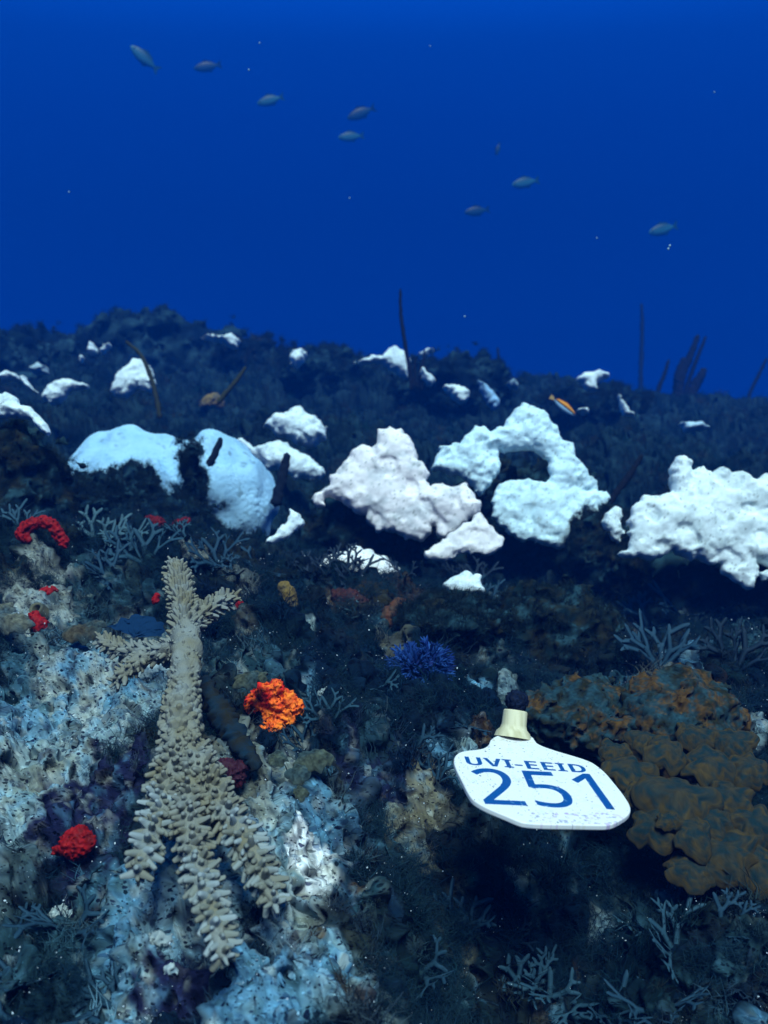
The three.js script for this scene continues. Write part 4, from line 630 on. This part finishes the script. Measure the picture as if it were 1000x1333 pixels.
for (const [px, py, s, m, v, label] of [ // s: size in px
  [545, 1245, 46, 1, 3, 'broad forked weed at the edge of the pale rock, bottom middle'], [735, 1270, 75, 0, 1, 'large forked weed standing in the dark below the tag'], [700, 1300, 60, 0, 0, 'forked weed low in the dark bottom, left of the largest clump'],
  [790, 1290, 60, 1, 1, 'dim forked weed at the bottom right of the largest dark clump'], [880, 1215, 55, 0, 0, 'forked weed below the lobed brown coral'], [940, 1190, 50, 1, 1, 'dim forked weed near the right edge below the lobed coral'], [850, 1290, 60, 1, 0, 'dim spreading weed in the bottom right corner area'], [960, 1260, 50, 3, 1, 'almost black weed at the right edge near the bottom'],
  [600, 1200, 40, 1, 2, 'small forked weed in the hollow under the tag'], [820, 1180, 36, 0, 2, 'short pale weed tuft under the lobed coral left end'], [660, 1215, 34, 3, 0, 'small dark weed in the deepest hollow under the tag'],
  [95, 1190, 50, 1, 3, 'pale broad forked weed below the round red sponge'], [40, 1250, 60, 1, 0, 'dim weed in the bottom left corner'], [60, 1310, 60, 1, 2, 'weed at the very bottom left edge'], [20, 1190, 40, 1, 1, 'dim weed at the left edge beside the pale broad one'], [150, 1290, 40, 1, 2, 'small weed at the bottom left of the purple patch'],
  [130, 700, 42, 2, 0, 'pale forked weed on the left ridge, leftmost of the ridge clumps'], [165, 690, 45, 2, 1, 'pale tall forked weed beside the small dark red sponge'], [190, 715, 46, 0, 0, 'blue grey weed in front of the dark red sponges on the left ridge'], [245, 690, 34, 0, 1, 'forked weed at the foot of the smooth dome'], [285, 720, 40, 1, 0, 'dim weed right above the staghorn top'], [28, 680, 26, 0, 2, 'tiny weed left of the arched red sponge'], [150, 740, 44, 1, 0, 'dark weed below the left ridge clumps'],
  [310, 735, 40, 1, 1, 'blue weed on the ridge below the thin white sliver coral'], [345, 735, 34, 1, 2, 'low weed beside the white wedge coral'], [490, 880, 40, 0, 1, 'thin forked weed left of the blue tuft'], [430, 925, 34, 0, 0, 'forked weed right of the orange sponge'], [470, 790, 32, 2, 1, 'pale thin weed in front of the dark red brown sponge'], [400, 960, 36, 1, 0, 'dim weed below the orange sponge'], [360, 945, 34, 3, 1, 'dark thin weed crossing the front of the orange sponge'], [540, 960, 38, 1, 1, 'dim weed below the blue tuft'], [570, 1000, 34, 1, 0, 'dim weed left of the tag'], [610, 930, 34, 1, 2, 'low weed behind the left shoulder of the tag'], [590, 800, 30, 0, 1, 'grey weed right of the rust brown sponge'], [630, 780, 34, 1, 0, 'bushy weed at the right end of the front ridge'], [640, 820, 30, 1, 1, 'weed hanging at the right end of the front ridge'],
  [850, 800, 60, 1, 1, 'blue green weed in the dark gully below the big right coral'], [900, 790, 55, 1, 0, 'dim weed in the gully, right of the blue green one'], [860, 850, 45, 1, 2, 'low dim weed between the gully and the crusted round rock'], [960, 850, 50, 3, 0, 'dark weed at the right edge below the big right coral'],
  [432, 738, 40, 4, 1, 'black wiry weed in front of the smooth front dome, left side'], [446, 734, 38, 4, 1, 'black wiry weed tangle against the white of the front dome'], [466, 748, 34, 4, 0, 'short black weed at the lower edge of the front dome'], [600, 750, 34, 4, 1, 'black wiry weed before the low right dome'], [622, 752, 32, 4, 0, 'second black weed before the low right dome, nearer its right end'], [526, 742, 22, 4, 3, 'short black twig weed at the right edge of the front dome'], [410, 742, 32, 4, 0, 'black weed at the left foot of the front dome'],
]) {
  const p = hit(px, py + s * 0.35), d = depthOf(p), o = thing('forked_weed', label, 'alga', p.clone().add(V(0, -0.002, 0))), q = part('blades', weedVar[v], weedMats[m], o), k = s / F * d * 1.5;
  q.scale.setScalar(k); o.rotation.y = rnd() * 6.28; o.rotation.x = 0.35;
}

// ---------------------------------------------------------------- turf and grains: what nobody could count
function scatter(name, geo, m, places, label) {
  const o = new THREE.InstancedMesh(geo, m, places.length), c = new THREE.Color(); o.name = name; o.castShadow = o.receiveShadow = true;
  places.forEach(([mx, rgb], i) => { o.setMatrixAt(i, mx); o.setColorAt(i, c.setRGB(...rgb)); }); scene.add(o); tag(o, label, null, null, 'stuff'); return o;
}
function tuftGeo(n, k = 3, fine = 1, curl = 1) { // a tuft of fine curved hairs, unit height
  const pos = [], idx = [];
  for (let h = 0; h < n; h++) {
    const a = rnd() * 6.283, out = rr(0.1, 0.75), x0 = rr(-0.3, 0.3), z0 = rr(-0.3, 0.3), H = rr(0.5, 1), w = rr(0.022, 0.04) * fine, b = pos.length / 3, tw = rnd() * 6.283;
    for (let i = 0; i <= k; i++) { const t = i / k, x = x0 + Math.cos(a) * out * t * t + 0.09 * curl * Math.sin(t * 5 * Math.sqrt(curl) + tw), z = z0 + Math.sin(a) * out * t * t + 0.09 * curl * Math.cos(t * 5 * Math.sqrt(curl) + tw), y = H * t * (1 - 0.15 * t); for (let j = 0; j < 3; j++) { const g = j * 2.094, ww = w * (1 - 0.7 * t); pos.push(x + Math.cos(g) * ww, y, z + Math.sin(g) * ww); } }
    for (let i = 0; i < k; i++) for (let j = 0; j < 3; j++) { const c = b + i * 3 + j, e = b + i * 3 + (j + 1) % 3; idx.push(c, e, c + 3, e, e + 3, c + 3); }
  }
  const g = new THREE.BufferGeometry(); g.setAttribute('position', new THREE.Float32BufferAttribute(pos, 3)); g.setIndex(idx); g.computeVertexNormals(); return g;
}
{
  const white = mat([1, 1, 1], { roughness: 0.9 }), near = [[], []], far = [], grains = [], bits = [], e = new THREE.Euler(), q = new THREE.Quaternion();
  for (let i = 0; i < 40000; i++) {
    const d = 0.24 * Math.exp(rnd() * Math.log(1.3 / 0.24)), x = rr(-0.5, 0.5) * (d + 0.1), z = -d, y = G(x, z), [c, bare] = cover(x, y, z);
    if (rnd() < bare * 1.6 || fbm(x * 40 + 5, y * 40, z * 40, 2) < 0.0) continue;
    e.set(rr(-0.5, 0.7), rnd() * 6.28, rr(-0.5, 0.5)); const s = rr(0.003, 0.010) * (0.7 + d * 0.6) * (1 + 0.8 * noise(x * 30, 4, z * 30)), k = rr(0.6, 1.6), hue = fbm(x * 14, 8, z * 14, 2), t = mixc(mixc([0.003, 0.017, 0.026], [0.002, 0.012, 0.036], clamp(0.5 + hue * 2)), [0.020, 0.019, 0.009], sstep(0.1, 0.35, fbm(x * 19 + 7, 2, z * 19, 2)));
    near[i % 2].push([new THREE.Matrix4().compose(V(x, y - 0.001, z), q.setFromEuler(e), V(s, s * rr(0.7, 1.4), s)), t.map((v, j) => (v * 0.36 + c[j] * 0.55) * k)]);
  }
  for (let i = 0; i < 42000; i++) {
    const d = 1.0 * Math.exp(rnd() * Math.log(4.6)), x = rr(-0.5, 0.5) * (d + 0.2), z = -d, y = G(x, z); if (fbm(x * 8 + 5, y * 8, z * 8, 2) < -0.2) continue;
    e.set(rr(-0.5, 0.7), rnd() * 6.28, rr(-0.5, 0.5)); const s = rr(0.007, 0.018) * (0.5 + d * 0.35), k = rr(0.6, 1.4);
    far.push([new THREE.Matrix4().compose(V(x, y - 0.003, z), q.setFromEuler(e), V(s * 1.3, s, s * 1.3)), mixc(mixc([0.003, 0.015, 0.020], [0.006, 0.030, 0.036], sstep(0.0, 0.4, fbm(x * 7, 3, z * 7, 2))), [0.020, 0.022, 0.012], sstep(0.1, 0.4, fbm(x * 9 + 7, 2, z * 9, 2))).map((v) => v * k)]);
  }
  for (let i = 0; i < 15000; i++) {
    const d = 0.24 * Math.exp(rnd() * Math.log(1.0 / 0.24)), x = rr(-0.5, 0.5) * (d + 0.1), z = -d, y = G(x, z), [, bare] = cover(x, y, z), cl = fbm(x * 22 + 40, y * 22, z * 22, 2); if (rnd() > 0.18 + cl * 2.2 + bare * 0.2) continue;
    e.set(rnd() * 6, rnd() * 6, rnd() * 6); const s = (0.00016 + 0.00034 * rnd() ** 5) * (0.4 + d), k = rr(0.3, 1);
    grains.push([new THREE.Matrix4().compose(V(x, y + rr(0.001, 0.008), z), q.setFromEuler(e), V(s * rr(0.7, 1.8), s, s * rr(0.7, 1.3))), [0.62 * k, 0.72 * k, 0.80 * k]]);
  }
  const fil = []; for (let i = 0; i < 17000; i++) {
    const d = 0.3 * Math.exp(rnd() * Math.log(0.95 / 0.3)), x = rr(-0.45, 0.45) * (d + 0.1), z = -d, y = G(x, z), [c, bare] = cover(x, y, z); if (bare > 0.22 || fbm(x * 16 + 15, y * 16, z * 16, 2) < 0.06) continue;
    e.set(rr(-0.2, 0.9), rnd() * 6.28, rr(-0.6, 0.6)); const s = rr(0.009, 0.019) * (0.6 + d * 0.7), k = rr(0.5, 1.5); fil.push([new THREE.Matrix4().compose(V(x, y - 0.001, z), q.setFromEuler(e), V(s, s, s)), mixc([0.003, 0.016, 0.032], [0.009, 0.026, 0.032], rnd()).map((v) => v * k)]);
  }
  scatter('filament_algae', tuftGeo(9, 5, 0.35, 2.2), white, fil, 'thin wispy blue filament algae over the dark near reef');
  for (const [p, n, d] of mossy) {
    if (fbm(p.x * 40 / d, p.y * 40 / d, p.z * 40 / d, 2) < -0.15 || d < 0.7) continue; const s = rr(0.004, 0.009) * (0.35 + d * 0.7), k = rr(0.4, 1.7);
    far.push([new THREE.Matrix4().compose(p.clone().addScaledVector(n, -0.1 * s), q.setFromUnitVectors(V(0, 1, 0), n.clone().add(V(rr(-0.4, 0.4), rr(-0.4, 0.4), rr(-0.4, 0.4))).normalize()), V(s * 1.3, s, s * 1.3)), mixc([0.003, 0.012, 0.018], [0.010, 0.016, 0.013], rnd()).map((v) => v * k)]);
  }
  scatter('turf_algae', tuftGeo(11), white, near[0], 'dark fuzzy algae turf covering the near reef'); scatter('turf_algae_001', tuftGeo(9), white, near[1], 'dark fuzzy algae turf covering the near reef');
  scatter('far_turf', tuftGeo(10, 2), white, far, 'dark algae turf over the far slope');
  const grain = new THREE.IcosahedronGeometry(1, 0); scatter('sand_grain', grain, white, grains, 'pale grains of sand caught in the turf');
}
{ const snow = []; for (const [px, py, d] of [[324, 91, 1], [872, 320, 0.8], [605, 412, 1.1], [870, 324, 0.8], [338, 56, 1.2], [777, 310, 1.2], [455, 258, 1.3], [90, 250, 1.2], [930, 120, 1.3], [560, 60, 1.4]]) snow.push([new THREE.Matrix4().compose(at(px, py, d), new THREE.Quaternion(), V(0.0009, 0.0012, 0.0009)), [0.25, 0.40, 0.45]]); scatter('marine_snow', new THREE.IcosahedronGeometry(1, 1), mat([1, 1, 1]), snow, 'pale specks drifting in the open water'); }
// ---------------------------------------------------------------- fish
function fishShape(L, deep, thick) {
  const g = new THREE.SphereGeometry(1, 24, 16); const p = g.attributes.position;
  for (let i = 0; i < p.count; i++) { const t = p.getX(i), taper = t > 0 ? 1 - 0.25 * t * t : 1 - 0.55 * t * t; p.setXYZ(i, t * L * 0.42, p.getY(i) * deep * 0.5 * taper, p.getZ(i) * thick * 0.5 * taper); } g.computeVertexNormals(); return g;
}
function fin(pts, t) { const s = new THREE.Shape(pts.map((p) => new THREE.Vector2(...p))); const g = new THREE.ExtrudeGeometry(s, { depth: t, bevelEnabled: false }); g.translate(0, 0, -t / 2); return g; }
const school = 'pale fish hovering in the blue water';
const fishCol = { pale: [0.016, 0.10, 0.13], dark: [0.005, 0.035, 0.055] };
function fish(px, py, d, lenPx, ang, tone, label, faceLeft = true) {
  d = Math.min(5.6, d * 1.55); const L = lenPx / F * d, deep = L * 0.34, o = thing('fish', label, 'fish', at(px, py, d)), c = fishCol[tone];
  const body = paint(fishShape(L, deep, L * 0.16), (x, y) => mixc(c.map((v) => v * 1.15), c.map((v) => v * 0.35), sstep(-0.1 * deep, 0.42 * deep, y))), fm = mat(null, { vc: true, roughness: 0.5, specularIntensity: 0.5 }), dk = mat(c.map((v) => v * 0.4), { roughness: 0.7 });
  part('body', body, fm, o); part('tail_fin', fin([[-0.36 * L, 0.02 * L], [-0.56 * L, 0.15 * L], [-0.50 * L, 0], [-0.56 * L, -0.15 * L], [-0.36 * L, -0.02 * L]], L * 0.012), dk, o);
  part('dorsal_fin', fin([[0.18 * L, 0.14 * L], [0.0, 0.225 * L], [-0.22 * L, 0.16 * L], [-0.26 * L, 0.10 * L], [0.1 * L, 0.13 * L]], L * 0.01), dk, o); part('anal_fin', fin([[0.0, -0.14 * L], [-0.15 * L, -0.20 * L], [-0.26 * L, -0.09 * L]], L * 0.01), dk, o);
  const eye = new THREE.SphereGeometry(L * 0.022, 10, 8); for (const s of [-1, 1]) { const q = part('eye', eye, mat([0.01, 0.01, 0.012], { roughness: 0.3 }), o); q.position.set(L * 0.31, L * 0.03, s * L * 0.052); }
  o.rotation.set(0, faceLeft ? Math.PI + 0.25 : 0.25, 0); o.rotateZ(ang); return o;
}
fish(186, 74, 3.2, 46, 0.85 - 0.15, 'pale', 'pale fish pointing head up left, topmost and leftmost of the school'); fish(268, 87, 3.9, 38, -0.2, 'dark', 'dim dark fish right of the topmost one', true); fish(350, 131, 3.4, 38, -0.3, 'pale', 'pale fish left of the pair near the top middle'); fish(468, 148, 3.7, 42, -0.4, 'dark', 'darker upper fish of the close pair near the top middle'); fish(455, 178, 3.5, 36, -0.12, 'pale', 'pale lower fish of the close pair near the top middle');
fish(648, 195, 4.4, 18, -1.3, 'dark', 'tiny dark fish seen end on, above the pale right hand fish'); fish(682, 238, 3.4, 40, -0.2, 'pale', 'pale fish right of the dim one, in the middle of the right half'); fish(619, 275, 4.0, 36, -0.15, 'dark', 'dim dark fish lowest left of the right half'); fish(861, 299, 3.3, 44, -0.25, 'pale', 'pale fish farthest to the right');
{ // the small striped wrasse
  const d = 1.45, L = 46 / F * d, o = thing('striped_wrasse', 'slim orange backed fish with dark stripe and pale belly beside the ring shaped coral', 'fish', at(735, 530, d)), deep = L * 0.24;
  part('body', paint(fishShape(L, deep, L * 0.14), (x, y) => y > 0.16 * deep ? [0.62, 0.24, 0.03] : y > -0.05 * deep ? [0.02, 0.02, 0.03] : [0.40, 0.66, 0.82]), mat(null, { vc: true, roughness: 0.5 }), o);
  part('tail_fin', fin([[-0.38 * L, 0.025 * L], [-0.53 * L, 0.07 * L], [-0.53 * L, -0.07 * L], [-0.38 * L, -0.025 * L]], L * 0.012), mat([0.45, 0.3, 0.12]), o); part('dorsal_fin', fin([[0.2 * L, 0.10 * L], [0, 0.145 * L], [-0.3 * L, 0.09 * L], [-0.3 * L, 0.06 * L], [0.1 * L, 0.10 * L]], L * 0.01), mat([0.55, 0.2, 0.03]), o);
  const eye = new THREE.SphereGeometry(L * 0.02, 10, 8); for (const s of [-1, 1]) { const q = part('eye', eye, mat([0.01, 0.01, 0.012], { roughness: 0.3 }), o); q.position.set(L * 0.33, L * 0.012, s * L * 0.042); }
  o.rotation.set(0, 0.2, 0); o.rotateZ(-0.62);
}
camera.far = 200;
renderer.render(scene, camera);
